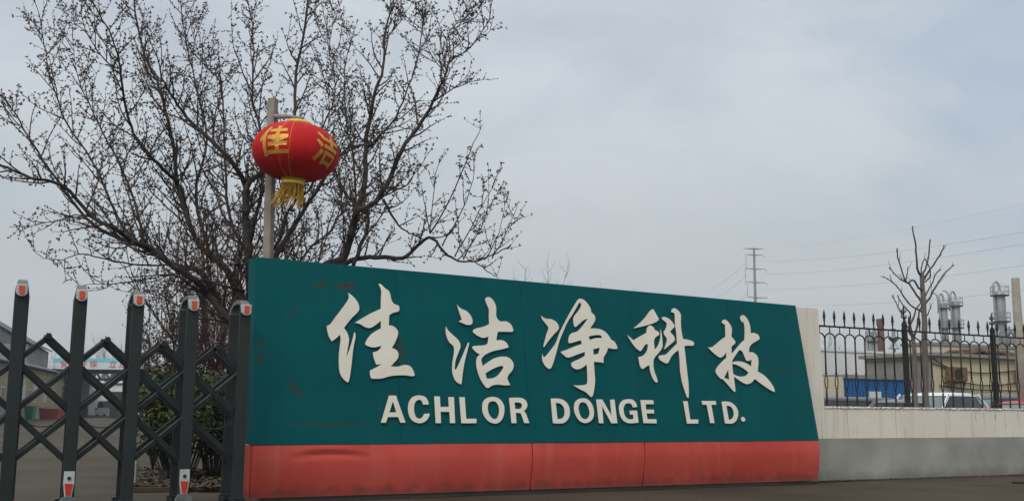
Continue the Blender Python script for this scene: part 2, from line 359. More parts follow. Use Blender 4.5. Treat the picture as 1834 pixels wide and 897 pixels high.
# top capping and left return
mb = MB(); mb.prism([Vector((TL[0], .021, TL[1])), Vector((TR[0], .021, TR[1])), Vector((TR[0], TH_, TR[1])), Vector((TL[0], TH_, TL[1]))], (0, 0, -.012))
obj('top_cap', mb, M['teal'], sign, local=True)
mb = MB(); zt = BL[1]+.005
mb.prism([Vector((TL[0]+.001, .021, TL[1]-.013)), Vector((TL[0]+.001, TH_, TL[1]-.013)), Vector((BL[0], TH_, zt)), Vector((BL[0], .021, zt))], (.016, 0, 0))
obj('side_panel', mb, M['teal'], sign, local=True)
# red base: bulging sheet panels
RB = sloc(449, 893); RR = sloc(1472, 860)
zb0, zb1 = RB[1], RR[1]
def red_panel(x0a, x0b, x1a, x1b, dent=None):
    nx, nz_ = 60, 18; mb = MB()
    for j in range(nz_+1):
        v = j/nz_
        for i in range(nx+1):
            u = i/nx; xt = x0a+(x1a-x0a)*u; xb = x0b+(x1b-x0b)*u
            zt_ = BL[1]+(BR[1]-BL[1])*(xt/8.4); zb_ = zb0+(zb1-zb0)*(xb/8.4)
            x = xt+(xb-xt)*v; z = zt_+(zb_-zt_)*v
            y = .006-.020*math.sin(math.pi*min(1, v*1.05+.02))+.070*max(0, v-.25)**1.2
            y += .006*noise.noise(Vector((x*1.3, z*2, 5)))
            if dent:
                dx = (x-dent[0])/dent[2]; cz = dent[1]+.05*(1-dx*dx); dz = (z-cz)
                if abs(dx) < 1: y += (1-dx*dx)*(.030*math.exp(-((dz+.02)/.03)**2)-.018*math.exp(-((dz-.02)/.03)**2))
            mb.v.append((x, y, z))
    for j in range(nz_):
        for i in range(nx):
            a = j*(nx+1)+i; mb.f.append((a, a+1, a+nx+2, a+nx+1))
    # close the sheet with its folded edges back to the core
    n = len(mb.v); ring = [i for i in range(nx+1)]+[(j)*(nx+1)+nx for j in range(1, nz_+1)]+[nz_*(nx+1)+i for i in range(nx-1, -1, -1)]+[j*(nx+1) for j in range(nz_-1, 0, -1)]
    for i in ring: mb.v.append(mb.v[i])
    m = len(ring)
    for i in ring: x, y, z = mb.v[i]; mb.v.append((x, .125, z))
    for k in range(m): mb.f.append((n+k, n+m+k, n+m+(k+1) % m, n+(k+1) % m))
    ob = obj('red_panel', mb, M['redpanel'], sign, local=True, smooth=True, fix=False)
    return ob
dn = sloc(590, 816)
xs_t = [sloc(p, 793)[0] for p in (453, 953, 1155, 1467)]; xs_b = [sloc(p, 875)[0] for p in (450, 953, 1155, 1471)]
for i in range(3):
    red_panel(xs_t[i]+.008, xs_b[i]+.008, xs_t[i+1]-.008, xs_b[i+1]-.008, (dn[0], dn[1], .5) if i == 0 else None)
mb = MB(); mb.prism([Vector((BL[0]-.005, .065, BL[1]-.002)), Vector((BL[0]-.005, TH_+.01, BL[1]-.002)), Vector((RB[0]-.02, TH_+.01, zb0)), Vector((RB[0]-.02, .065, zb0))], (.02, 0, 0))
obj('red_side_panel', mb, M['redpanel'], sign, local=True)
# dark shadow gap plinth the board stands on
mb = MB(); mb.box((4.25, .23, .025), (8.2, .16, .16)); obj('plinth', mb, M['greywall'], sign, local=True)

def closed(pts):
    """smooth closed outline through (x,y) with corners where a third value is given"""
    n = len(pts); out = []
    for i in range(n):
        p0, p1, p2, p3 = pts[i-1], pts[i], pts[(i+1) % n], pts[(i+2) % n]
        a = Vector(p1[:2]); b = Vector(p2[:2])
        m1 = Vector((0, 0)) if len(p1) > 2 else (b-Vector(p0[:2]))*.5
        m2 = Vector((0, 0)) if len(p2) > 2 else (Vector(p3[:2])-a)*.5
        if len(p1) > 2: m1 = (b-a)-m2*.5 if len(p2) == 2 else (b-a)
        if len(p2) > 2: m2 = (b-a)-m1*.5 if len(p1) == 2 else (b-a)
        ln = (b-a).length
        if m1.length > ln*1.3: m1 = m1.normalized()*ln*1.3
        if m2.length > ln*1.3: m2 = m2.normalized()*ln*1.3
        k = 6
        for j in range(k):
            t = j/k; h1 = 2*t**3-3*t**2+1; h2 = t**3-2*t**2+t; h3 = -2*t**3+3*t**2; h4 = t**3-t**2
            out.append(a*h1+m1*h2+b*h3+m2*h4)
    return out
def curve_mesh(loops, ext, bev, name):
    cu = bpy.data.curves.new(name, 'CURVE'); cu.dimensions = '2D'; cu.fill_mode = 'BOTH'; cu.extrude = ext; cu.bevel_depth = bev; cu.bevel_resolution = 1
    for lp_ in loops:
        sp = cu.splines.new('POLY'); sp.points.add(len(lp_)-1); sp.use_cyclic_u = True
        for i, p in enumerate(lp_): sp.points[i].co = (p[0], p[1], 0, 1)
    ob = bpy.data.objects.new('tmp', cu); COL.objects.link(ob); dg = bpy.context.evaluated_depsgraph_get()
    me = bpy.data.meshes.new_from_object(ob.evaluated_get(dg)); bpy.data.objects.remove(ob); bpy.data.curves.remove(cu); me.name = name
    return me
def raised(name, loops, ox, oy, sx, sy, ext=.006, straight=False):
    L2 = []
    for lp_ in loops:
        pts = [p[:2] for p in lp_] if straight else closed(lp_)
        L2.append([sloc(ox+p[0]/sx, oy+p[1]/sy, -.022) for p in pts])
    me = curve_mesh(L2, ext, .0012, name)
    me.transform(Matrix.Translation((0, -ext-.009, 0)) @ Matrix.Rotation(R(90), 4, 'X'))
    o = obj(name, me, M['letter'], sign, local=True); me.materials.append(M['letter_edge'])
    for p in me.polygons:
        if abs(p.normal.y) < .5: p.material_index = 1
    return o
def C(s):
    r_ = []
    for tkn in s.split():
        a = tkn.split(','); r_.append((float(a[0]), float(a[1]), 1) if len(a) == 3 else (float(a[0]), float(a[1])))
    return r_
# first character
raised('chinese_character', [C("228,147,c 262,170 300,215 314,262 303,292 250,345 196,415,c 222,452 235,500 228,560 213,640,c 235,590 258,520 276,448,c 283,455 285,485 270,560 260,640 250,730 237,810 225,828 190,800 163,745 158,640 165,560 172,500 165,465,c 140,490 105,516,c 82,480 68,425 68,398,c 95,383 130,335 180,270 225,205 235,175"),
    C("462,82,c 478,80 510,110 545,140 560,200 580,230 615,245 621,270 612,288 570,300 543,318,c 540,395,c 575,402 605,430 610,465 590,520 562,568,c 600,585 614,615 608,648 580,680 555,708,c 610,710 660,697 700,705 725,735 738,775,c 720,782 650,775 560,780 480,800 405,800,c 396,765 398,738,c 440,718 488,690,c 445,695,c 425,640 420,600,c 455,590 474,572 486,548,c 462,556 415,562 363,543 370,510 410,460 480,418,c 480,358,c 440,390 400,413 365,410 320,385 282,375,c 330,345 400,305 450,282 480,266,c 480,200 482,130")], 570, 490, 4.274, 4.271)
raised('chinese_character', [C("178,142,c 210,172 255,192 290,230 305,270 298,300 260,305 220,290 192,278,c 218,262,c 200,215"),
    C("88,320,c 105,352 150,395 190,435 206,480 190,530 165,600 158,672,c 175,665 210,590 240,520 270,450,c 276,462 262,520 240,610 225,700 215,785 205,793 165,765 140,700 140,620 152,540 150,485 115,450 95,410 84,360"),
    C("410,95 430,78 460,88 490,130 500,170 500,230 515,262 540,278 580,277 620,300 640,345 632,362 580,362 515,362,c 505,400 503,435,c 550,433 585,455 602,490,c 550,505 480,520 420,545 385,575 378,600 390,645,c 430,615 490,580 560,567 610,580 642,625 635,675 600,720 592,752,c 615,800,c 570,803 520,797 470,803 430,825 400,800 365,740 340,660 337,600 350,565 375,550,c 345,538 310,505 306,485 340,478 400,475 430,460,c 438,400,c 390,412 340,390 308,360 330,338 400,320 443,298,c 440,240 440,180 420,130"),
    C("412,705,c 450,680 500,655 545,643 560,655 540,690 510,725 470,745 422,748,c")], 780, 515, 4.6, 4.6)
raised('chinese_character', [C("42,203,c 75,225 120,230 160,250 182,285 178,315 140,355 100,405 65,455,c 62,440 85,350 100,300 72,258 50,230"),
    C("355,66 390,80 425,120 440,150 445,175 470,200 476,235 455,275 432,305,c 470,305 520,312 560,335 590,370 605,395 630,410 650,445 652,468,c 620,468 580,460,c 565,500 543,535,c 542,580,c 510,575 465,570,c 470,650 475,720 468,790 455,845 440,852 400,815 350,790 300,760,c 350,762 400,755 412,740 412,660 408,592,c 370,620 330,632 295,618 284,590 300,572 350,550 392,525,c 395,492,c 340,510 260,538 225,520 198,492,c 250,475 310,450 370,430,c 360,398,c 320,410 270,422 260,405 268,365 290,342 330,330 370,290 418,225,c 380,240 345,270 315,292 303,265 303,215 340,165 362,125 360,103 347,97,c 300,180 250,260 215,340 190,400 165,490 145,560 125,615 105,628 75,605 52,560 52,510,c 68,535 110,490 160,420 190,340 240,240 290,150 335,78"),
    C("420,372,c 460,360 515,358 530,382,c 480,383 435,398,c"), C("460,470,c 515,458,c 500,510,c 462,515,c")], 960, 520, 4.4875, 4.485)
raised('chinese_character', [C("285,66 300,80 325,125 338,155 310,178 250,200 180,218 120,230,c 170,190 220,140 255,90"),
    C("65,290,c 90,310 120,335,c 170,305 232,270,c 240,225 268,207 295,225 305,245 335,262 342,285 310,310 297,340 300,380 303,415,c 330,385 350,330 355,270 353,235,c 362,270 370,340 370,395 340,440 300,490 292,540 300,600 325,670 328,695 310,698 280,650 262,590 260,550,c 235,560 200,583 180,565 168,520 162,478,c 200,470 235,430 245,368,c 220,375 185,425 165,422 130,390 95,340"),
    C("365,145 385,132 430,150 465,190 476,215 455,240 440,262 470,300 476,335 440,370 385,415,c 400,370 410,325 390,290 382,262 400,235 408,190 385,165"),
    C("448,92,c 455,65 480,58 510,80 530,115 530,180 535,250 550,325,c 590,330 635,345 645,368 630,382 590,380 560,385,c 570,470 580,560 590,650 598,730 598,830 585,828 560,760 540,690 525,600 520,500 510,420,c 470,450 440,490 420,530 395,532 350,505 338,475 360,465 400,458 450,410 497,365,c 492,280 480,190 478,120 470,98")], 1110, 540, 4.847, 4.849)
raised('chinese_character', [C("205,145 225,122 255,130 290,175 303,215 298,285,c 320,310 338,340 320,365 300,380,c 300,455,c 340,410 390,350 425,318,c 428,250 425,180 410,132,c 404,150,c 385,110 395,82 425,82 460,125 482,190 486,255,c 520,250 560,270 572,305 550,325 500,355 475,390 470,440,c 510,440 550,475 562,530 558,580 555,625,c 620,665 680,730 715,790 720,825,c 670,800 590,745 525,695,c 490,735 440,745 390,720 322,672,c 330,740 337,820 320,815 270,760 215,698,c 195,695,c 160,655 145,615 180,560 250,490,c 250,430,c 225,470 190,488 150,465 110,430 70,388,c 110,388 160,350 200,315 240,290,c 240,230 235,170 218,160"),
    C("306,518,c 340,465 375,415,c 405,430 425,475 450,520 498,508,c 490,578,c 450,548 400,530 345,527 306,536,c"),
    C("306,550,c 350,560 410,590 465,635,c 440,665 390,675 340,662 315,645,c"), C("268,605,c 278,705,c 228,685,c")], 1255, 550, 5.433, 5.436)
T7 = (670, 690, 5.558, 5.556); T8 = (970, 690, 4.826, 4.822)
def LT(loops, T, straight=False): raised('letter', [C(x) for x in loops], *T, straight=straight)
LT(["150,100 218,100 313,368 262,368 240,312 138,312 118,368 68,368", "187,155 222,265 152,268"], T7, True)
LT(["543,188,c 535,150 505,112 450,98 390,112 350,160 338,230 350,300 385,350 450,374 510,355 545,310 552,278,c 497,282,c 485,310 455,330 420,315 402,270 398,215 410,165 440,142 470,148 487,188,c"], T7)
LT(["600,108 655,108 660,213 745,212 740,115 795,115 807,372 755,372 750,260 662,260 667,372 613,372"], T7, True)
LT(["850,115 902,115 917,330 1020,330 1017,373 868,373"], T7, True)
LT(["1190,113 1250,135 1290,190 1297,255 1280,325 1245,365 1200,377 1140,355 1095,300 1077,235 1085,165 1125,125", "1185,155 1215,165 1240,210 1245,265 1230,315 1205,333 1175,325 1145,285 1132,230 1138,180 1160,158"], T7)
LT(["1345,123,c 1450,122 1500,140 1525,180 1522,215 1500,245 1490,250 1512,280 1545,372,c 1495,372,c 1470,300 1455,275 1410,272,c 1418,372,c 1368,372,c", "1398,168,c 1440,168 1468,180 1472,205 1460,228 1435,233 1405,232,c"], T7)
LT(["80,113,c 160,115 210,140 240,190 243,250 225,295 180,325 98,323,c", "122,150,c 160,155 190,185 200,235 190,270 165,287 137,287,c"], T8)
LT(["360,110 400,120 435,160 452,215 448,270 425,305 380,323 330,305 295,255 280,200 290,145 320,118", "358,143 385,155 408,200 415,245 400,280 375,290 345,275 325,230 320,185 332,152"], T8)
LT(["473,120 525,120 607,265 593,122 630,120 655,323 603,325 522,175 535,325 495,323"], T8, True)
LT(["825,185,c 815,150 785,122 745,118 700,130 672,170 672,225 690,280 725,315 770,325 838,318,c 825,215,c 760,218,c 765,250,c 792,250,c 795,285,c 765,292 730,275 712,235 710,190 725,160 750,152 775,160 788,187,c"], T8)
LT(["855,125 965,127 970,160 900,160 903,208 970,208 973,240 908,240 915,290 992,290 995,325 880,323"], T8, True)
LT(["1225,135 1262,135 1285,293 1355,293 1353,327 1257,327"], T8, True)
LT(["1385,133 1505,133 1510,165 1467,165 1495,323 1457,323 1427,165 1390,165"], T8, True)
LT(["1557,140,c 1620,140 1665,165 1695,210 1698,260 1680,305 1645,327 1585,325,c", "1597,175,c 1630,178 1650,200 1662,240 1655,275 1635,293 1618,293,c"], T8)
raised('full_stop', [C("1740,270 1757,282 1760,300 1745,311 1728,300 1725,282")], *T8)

# ------------------------------------------------------------------ boundary wall and iron fence
WA = gnd(1475, 862); WOFF = (WA-SA).dot(SN)      # wall face, parallel to the sign
def wl(s, n=0, z=0): return WA+ST*s+SN*n+Vector((0, 0, z))
def wpx(px, py):
    q = onp(px, py, WA, SN)-WA; return q.dot(ST), q.z
WZ = 1.137; BAND = .648
wm = mat('painted_wall', (.68, .645, .565), (.61, .575, .50), rough=.85, scale=.9, bump=.25, bscale=12, lo=.3, hi=.7)
overlay(wm, noisefac(wm, 2.2, (3, 3, .25), .54, .74, 6), (.42, .39, .31), .4)
overlay(wm, noisefac(wm, 5.0, (5, 5, .25), .60, .72, 4), (.34, .22, .16), .6)
for cx_, cw_ in ((.55, .006), (1.62, .005), (2.9, .004), (4.3, .005)):
    overlay(wm, ellfac(wm, (cx_, .95), (cw_*2.2, .5), .03), (.22, .19, .14), .55)
for cx_, cw_ in ((3.55, .02), (3.75, .012), (4.05, .025), (4.65, .015)):
    overlay(wm, ellfac(wm, (cx_, 1.0), (cw_, .13), .0), (.24, .17, .12), .6)
# grey dado band: painted below BAND, with its own wear
n_ = wm.node_tree; tcw = node(wm, 'ShaderNodeTexCoord'); sp_ = node(wm, 'ShaderNodeSeparateXYZ'); lt_ = node(wm, 'ShaderNodeMath'); lt_.operation = 'LESS_THAN'; lt_.inputs[1].default_value = BAND
n_.links.new(tcw.outputs['Object'], sp_.inputs[0]); n_.links.new(sp_.outputs['Z'], lt_.inputs[0])
gn = node(wm, 'ShaderNodeTexNoise'); gn.inputs['Scale'].default_value = 1.3; gn.inputs['Detail'].default_value = 8
gr = node(wm, 'ShaderNodeValToRGB'); gr.color_ramp.elements[0].color = (.20, .205, .18, 1); gr.color_ramp.elements[1].color = (.31, .315, .28, 1); gr.color_ramp.elements[0].position = .3; gr.color_ramp.elements[1].position = .7
n_.links.new(tcw.outputs['Object'], gn.inputs['Vector']); n_.links.new(gn.outputs['Fac'], gr.inputs['Fac'])
b_ = n_.nodes['Principled BSDF']; mxw = node(wm, 'ShaderNodeMixRGB'); n_.links.new(b_.inputs['Base Color'].links[0].from_socket, mxw.inputs['Color1']); n_.links.new(gr.outputs[0], mxw.inputs['Color2'])
n_.links.new(lt_.outputs[0], mxw.inputs['Fac']); n_.links.new(mxw.outputs[0], b_.inputs['Base Color'])
# darker towards the foot, with an uneven upper edge
mr = node(wm, 'ShaderNodeMath'); mr.operation = 'MULTIPLY_ADD'; mr.inputs[1].default_value = .35; n_.links.new(gn.outputs['Fac'], mr.inputs[0]); n_.links.new(sp_.outputs['Z'], mr.inputs[2])
mr2 = node(wm, 'ShaderNodeMapRange'); mr2.inputs['From Min'].default_value = .36; mr2.inputs['From Max'].default_value = .2; n_.links.new(mr.outputs[0], mr2.inputs[0])
overlay(wm, mr2.outputs[0], (.12, .115, .10), .6)
M['wall'] = wm
wall = empty('boundary_wall', WA, 'low painted boundary wall, cream above and grey below, with a tall end pier behind the sign', 'wall', rz=SANG)
s0 = wpx(1472, 727)[0]
def wbox(name, x0, x1, y0, y1, z0, z1, m, par=wall, bev=.004):
    mb = MB(); mb.box(((x0+x1)/2, (y0+y1)/2, (z0+z1)/2), (x1-x0, y1-y0, z1-z0)); return obj(name, mb, m, par, local=True, bevel=bev)
wbox('low_wall', s0-.02+.02, 22, 0, .24, 0, WZ-.03, M['wall'])
random.seed(21); mb = MB(); nsec = 420
for k in range(nsec+1):
    x = s0+.001+(22-s0)*(k/nsec)**1.6; j = lambda a: random.uniform(-a, a)
    mb.v += [(x, -.012+j(.007), WZ-.028+j(.006)), (x, -.014+j(.008), WZ-.004+j(.005)), (x, .25, WZ+.0), (x, .25, WZ-.03)]
for k in range(nsec):
    for q in range(4): mb.f.append((4*k+q, 4*k+(q+1) % 4, 4*k+4+(q+1) % 4, 4*k+4+q))
mb.f += [(3, 2, 1, 0), tuple(4*nsec+q for q in range(4))]
obj('coping', mb, M['wall'], wall, local=True)
PT = wpx(1450, 552)[1]
mb = MB(); pr = wpx(1460, 551)[0]
sgo = -(WOFF)  # sign face offset in wall local
px0 = sloc(1330, 600)[0]-(WA-SA).dot(ST)
pl0 = -8.35
mb.prism([Vector((pl0, -.06, 0)), Vector((s0-.005, -.06, 0)), Vector((s0-.005, -.06, 1.1)), Vector((pr, -.06, PT)), Vector((pl0, -.06, PT-.1+.06))], (0, .30, 0))
obj('end_pier', mb, M['wall'], wall, local=True, bevel=.004)
# weeds/dirt along the foot of the wall
random.seed(11)
mb = MB()
for k in range(2200):
    s_ = random.choice((random.uniform(-.3, 9), random.uniform(-.3, 9), random.gauss(.15, .25))); d_ = -abs(random.gauss(0, .05)); p = wl(s_, d_-.01, .004+random.random()*.012)
    a = random.random()*6.3; q = random.uniform(.008, .03)
    mb.add([p+Vector((math.cos(a)*q, math.sin(a)*q, 0)), p+Vector((math.cos(a+2)*q, math.sin(a+2)*q, .004)), p+Vector((math.cos(a+4)*q, math.sin(a+4)*q, .008))], [(0, 1, 2)])
tag(obj('grit', mb, M['litter']), 'grit and dead leaves along the foot of the grey wall', 'debris', kind='stuff')

mb = MB()
for k in range(700):
    p = gnd(random.uniform(450, 1900), random.uniform(862, 960), .002)
    a = random.random()*6.3; q = random.uniform(.003, .008)*(1 if random.random() < .97 else 2.2)
    mb.add([p+Vector((math.cos(a+b)*q*random.uniform(.7, 1.2), math.sin(a+b)*q, 0)) for b in (0, 1.6, 3.1, 4.7)]+[p+Vector((0, 0, q*.7))], [(0, 1, 4), (1, 2, 4), (2, 3, 4), (3, 0, 4)])
tag(obj('pebbles', mb, M['litter'], fix=False), 'scattered small pebbles on the brown forecourt', 'pebbles', kind='stuff')
fence = empty('iron_fence', wl(0, .12, WZ), 'black wrought iron fence with spear tips and arches on top of the low wall', 'fence', rz=SANG)
FP = WA+SN*.12
def fpx(px, py):
    q = onp(px, py, FP, SN)-FP; return q.dot(ST), q.z-WZ
ZR = fpx(1463, 583)[1]; ZTIP = fpx(1477, 554)[1]; ZA = fpx(1488, 597)[1]; ZF = fpx(1480, 607)[1]; ZK1 = fpx(1480, 611)[1]; ZK2 = fpx(1484, 669)[1]; ZL = fpx(1486, 699)[1]
P1 = fpx(1622, 640)[0]; P2 = fpx(1780, 640)[0]; F0 = fpx(1464, 620)[0]
bays = [(F0, P1, 9), (P1, P2, 9)]
step = P2-P1
for k in range(1, 4): bays.append((P2+step*(k-1), P2+step*k, 9))
# picket prototypes (local origin at foot)
def picket_mb(x):
    mb = MB(); r_ = .0135
    z = 0
    mb.tube([(x, 0, 0.0), (x, 0, ZL-.01)], [.015, .015], 6)
    for q in range(3): mb.lathe([(.008, 0), (.019, .012), (.008, .024)], (x, 0, .05+.055*q), 8)
    mb.lathe([(.008, 0), (.02, .014), (.008, .028)], (x, 0, ZL-.03), 8)
    H_ = ZK2-ZL
    for sgn in (-1, 1):
        mb.tube([(x+sgn*.034*math.sin(math.pi*t/8)**.8, sgn*.002, ZL+H_*t/8) for t in range(9)], .0085, 5)
    for sgn in (-1, 1):
        mb.tube([(x, sgn*.03*math.sin(math.pi*t/8)**.8, ZL+H_*t/8) for t in range(9)], .006, 5)
    mb.lathe([(.008, 0), (.022, .014), (.022, .022), (.008, .036)], (x, 0, ZK2-.01), 8)
    mb.tube([(x, 0, ZK2), (x, 0, ZF+.01)], r_, 6)
    mb.lathe([(.008, 0), (.019, .012), (.008, .024)], (x, 0, ZK1-.02), 8)
    return mb
def spike_mb(x):
    mb = MB(); h = ZTIP-ZR
    mb.lathe([(.017, .012), (.012, .03), (.010, h*.25), (.018, h*.33), (.014, h*.36), (.015, h*.42), (.024, h*.55), (.016, h*.8), (.002, h)], (x, 0, ZR), 6)
    return mb
proto_p = None
for (x0, x1, n) in bays:
    st_ = (x1-x0)/n
    xs = [x0+st_*(k+(.5 if x0 != F0 else .75)) for k in range(n if x0 != F0 else n)]
    xs = [x for x in xs if x < x1-.06]
    mb = MB(); mb.box(((x0+x1)/2, 0, ZR), (x1-x0, .026, .026)); obj('top_rail', mb, M['iron'], fence, local=True)
    for x in xs:
        obj('baluster', picket_mb(x), M['iron'], fence, local=True, smooth=True)
        obj('spear_tip', spike_mb(x), M['iron'], fence, local=True)
    mb = MB()
    ends = [xs[0]-st_]+xs+[xs[-1]+st_]
    for a, b in zip(ends[:-1], ends[1:]):
        pts = []
        for t in range(13):
            an = math.pi*(1-t/12); xx = (a+b)/2+(b-a)/2*math.cos(an); zz = ZF+(ZA-ZF)*math.sin(an)
            if x0+.0 <= xx <= x1: pts.append((xx, 0, zz))
        if len(pts) > 2: mb.tube(pts, .012, 5)
        if x0 < (a+b)/2 < x1: mb.tube([((a+b)/2, 0, ZA-.004), ((a+b)/2, 0, ZR)], .009, 5)
    obj('arch_work', mb, M['iron'], fence, local=True, smooth=True)
def post(x, ztop):
    mb = MB(); mb.lathe([(.062, 0), (.062, .06), (.048, .08), (.048, ZR+.02), (.040, ZR+.06), (.046, ZR+.10), (.034, ZR+.14)], (x, 0, 0), 4, Matrix.Rotation(R(45), 3, 'Z'))
    p = obj('fence_post', mb, M['iron'], fence, local=True)
    m2 = MB(); z0 = ZR+.14; h = ztop-z0
    m2.lathe([(.03, 0), (.014, h*.1), (.014, h*.2), (.034, h*.27), (.012, h*.34), (.012, h*.5), (.026, h*.56), (.01, h*.62), (.018, h*.74), (.002, h)], (x, 0, z0), 8)
    for hh, s_ in ((.30, 1), (.62, .8)):
        for sg in (-1, 1):
            pts = [(x+sg*(.012+.05*s_*math.sin(math.pi*t/10)), 0, z0+h*hh+.05*s_*(t/10)*1.2-.02) for t in range(0, 9)]
            m2.tube(pts, .010, 5); m2.lathe([(.004, -.014), (.016, 0), (.004, .014)], (x+sg*.05*s_, 0, z0+h*hh-.006), 6)
    obj('finial', m2, M['iron'], p, local=True, smooth=True)
zt1 = fpx(1621, 545)[1]; zt2 = fpx(1777, 560)[1]
for k, x in enumerate([P1, P2, P2+step, P2+2*step, P2+3*step]): post(x, zt1 if k == 0 else zt2)
# wall bracket at the pier
mb = MB(); mb.box((F0+.05, 0, ZR), (.14, .03, .03)); mb.box((F0+.02, 0, ZR-.05), (.03, .02, .09)); obj('rail_bracket', mb, M['iron'], fence, local=True)

# ------------------------------------------------------------------ folding gate
gate = empty('folding_gate', G0, 'dark grey telescopic gate with crossing lattice bars and tall arched uprights', 'gate', rz=ga)
SP = 0.543
def kz(s): return 1+(-s)*.0185
def gx(s, n, z): return Vector((s, n, z*kz(s)))
DEP = .50
def gate_post(s, feet):
    wdt, tk = .118, .034
    ztop = 2.06*kz(s)
    rr = .17; AH = .115*kz(s); zA_ = 2.05*kz(s)
    path = [Vector((0, 0, .12))]+[Vector((0, 0, zA_))]
    for t in range(1, 8):
        a = math.pi/2*t/7; path.append(Vector((0, rr-rr*math.cos(a), zA_+AH*math.sin(a))))
    for t in range(0, 8):
        a = math.pi/2*t/7; path.append(Vector((0, DEP-rr+rr*math.sin(a), zA_+AH*math.cos(a))))
    path.append(Vector((0, DEP, .12)))
    kk = -s/SP*.009; path = [Vector((kk*v.y/DEP, v.y, v.z)) for v in path]
    mb = MB()
    # sweep: rectangular section
    secs = []
    for i, p in enumerate(path):
        t = (path[min(i+1, len(path)-1)]-path[max(i-1, 0)]).normalized(); nrm = Vector((0, t.z, -t.y))
        wk = 1-.38*max(0, (p.z-zA_)/AH)
        secs.append([p+Vector((sx*wdt*wk/2, 0, 0))+nrm*(sn*tk/2) for sx, sn in ((-1, -1), (1, -1), (1, 1), (-1, 1))])
    o_ = len(mb.v)
    for q in secs: mb.v += [tuple(v+Vector((s, 0, 0))) for v in q]
    for i in range(len(secs)-1):
        for k in range(4): mb.f.append((o_+4*i+k, o_+4*i+(k+1) % 4, o_+4*i+4+(k+1) % 4, o_+4*i+4+k))
    mb.f.append((3, 2, 1, 0)); e_ = 4*(len(secs)-1); mb.f.append((e_, e_+1, e_+2, e_+3))
    p = obj('upright', mb, M['gate'], gate, local=True, bevel=.006)
    ms = MB(); ks = range(2, len(path)-1)
    for i in ks:
        q = path[i]; t = (path[i+1]-path[i-1]).normalized(); nrm = Vector((0, t.z, -t.y))
        wk = 1-.38*max(0, (q.z-zA_)/AH)
        ms.v += [tuple(q+Vector((s+sx*(wdt*wk/2+.003), 0, 0))+nrm*(sn*(tk/2+.004))) for sx, sn in ((-1, -1), (1, -1), (1, 1), (-1, 1))]
    nn_ = len(ks)
    for i in range(nn_-1):
        for k in range(4): ms.f.append((4*i+k, 4*i+(k+1) % 4, 4*i+4+(k+1) % 4, 4*i+4+k))
    ms.f += [(3, 2, 1, 0), tuple(4*(nn_-1)+k for k in range(4))]
    obj('arch_sleeve', ms, M['grey_plastic'], p, local=True, bevel=.004)
    # reflector lamp on the top of the front leg
    y0 = -tk/2; zc = 2.075*kz(s)
    mb = MB(); out_ = [(-.058, .055), (.058, .055), (.058, -.045), (.035, -.068), (0, -.076), (-.035, -.068), (-.058, -.045)]
    mb.prism([Vector((s+a, y0-.05, zc+b)) for a, b in [(q[0]*.86, q[1]*.9) for q in out_]], (0, .085, 0))
    obj('lamp_housing', mb, M['silver_plastic'], p, local=True, bevel=.006)
    mb = MB(); out2 = [(-.03, .038), (.03, .038), (.03, -.04), (.018, -.054), (-.018, -.054), (-.03, -.04)]
    mb.prism([Vector((s+a, y0-.058, zc+b)) for a, b in [(q[0]*.86, q[1]*.9) for q in out2]], (0, .01, 0)); obj('reflector', mb, M['orange'], p, local=True, bevel=.003)
    # feet
    for yy in (0, DEP):
        mb = MB(); mb.box((s, yy, .095), (.15, .09, .07)); mb.box((s, yy+.02, .055), (.11, .05, .05)); obj('foot_bracket', mb, M['gate_dark'], p, local=True, bevel=.01)
        mb = MB(); mb.lathe([(.02, -.022), (.055, -.02), (.062, -.01), (.062, .01), (.055, .02), (.02, .022)], (s-.05, yy+.0, .062), 18, Matrix.Rotation(R(90), 3, 'Y')); obj('wheel', mb, M['rubber'], p, local=True)
    if feet:
        y1 = y0-.012
        mb = MB(); mb.prism([Vector((s+a, y1-.01, b)) for a, b in [(-.048, .42), (.048, .42), (.050, .30), (.030, .165), (-.030, .165), (-.050, .30)]], (0, .02, 0)); obj('reflector_plate', mb, M['silver_plastic'], p, local=True, bevel=.004)
        mb = MB(); mb.prism([Vector((s+a, y1-.017, b)) for a, b in [(-.037, .305), (.037, .305), (.020, .178), (-.020, .178)]], (0, .008, 0)); obj('reflector', mb, M['redref'], p, local=True)
        mb = MB(); mb.lathe([(.018, -.006), (.018, .006)], (s, y1-.014, .355), 12, Matrix.Rotation(R(90), 3, 'X')); obj('bolt', mb, M['black'], p, local=True)
        mb = MB(); arc = [(s+.088*math.cos(a), .10+.088*math.sin(a)) for a in [math.pi*t/14 for t in range(15)]]
        mb.prism([Vector((a, y1-.03, b)) for a, b in arc], (0, .05, 0)); obj('wheel_guard', mb, M['grey_plastic'], p, local=True, bevel=.006)
        mb = MB()
        for t in range(5): mb.box((s-.06+.03*t, y1-.01, .085), (.014, .03, .03))
        obj('brush', mb, M['rubber'], p, local=True)
for i in range(-1, 9):
    s_ = -SP*i
    if i == -1: continue
    gate_post(s_, i in (1, 3, 5, 7))
ZP = (1.44, .95, .475); PK = 1.655; HB = SP/2
def bar(s1, z1, s2, z2, n, r=.018):
    mb = MB(); a = gx(s1, n, z1); b = gx(s2, n, z2); mb.bar(a, b, .054, .018, (0, 1, 0))
    return mb
DZ = (PK-ZP[0])/HB
nb = 8
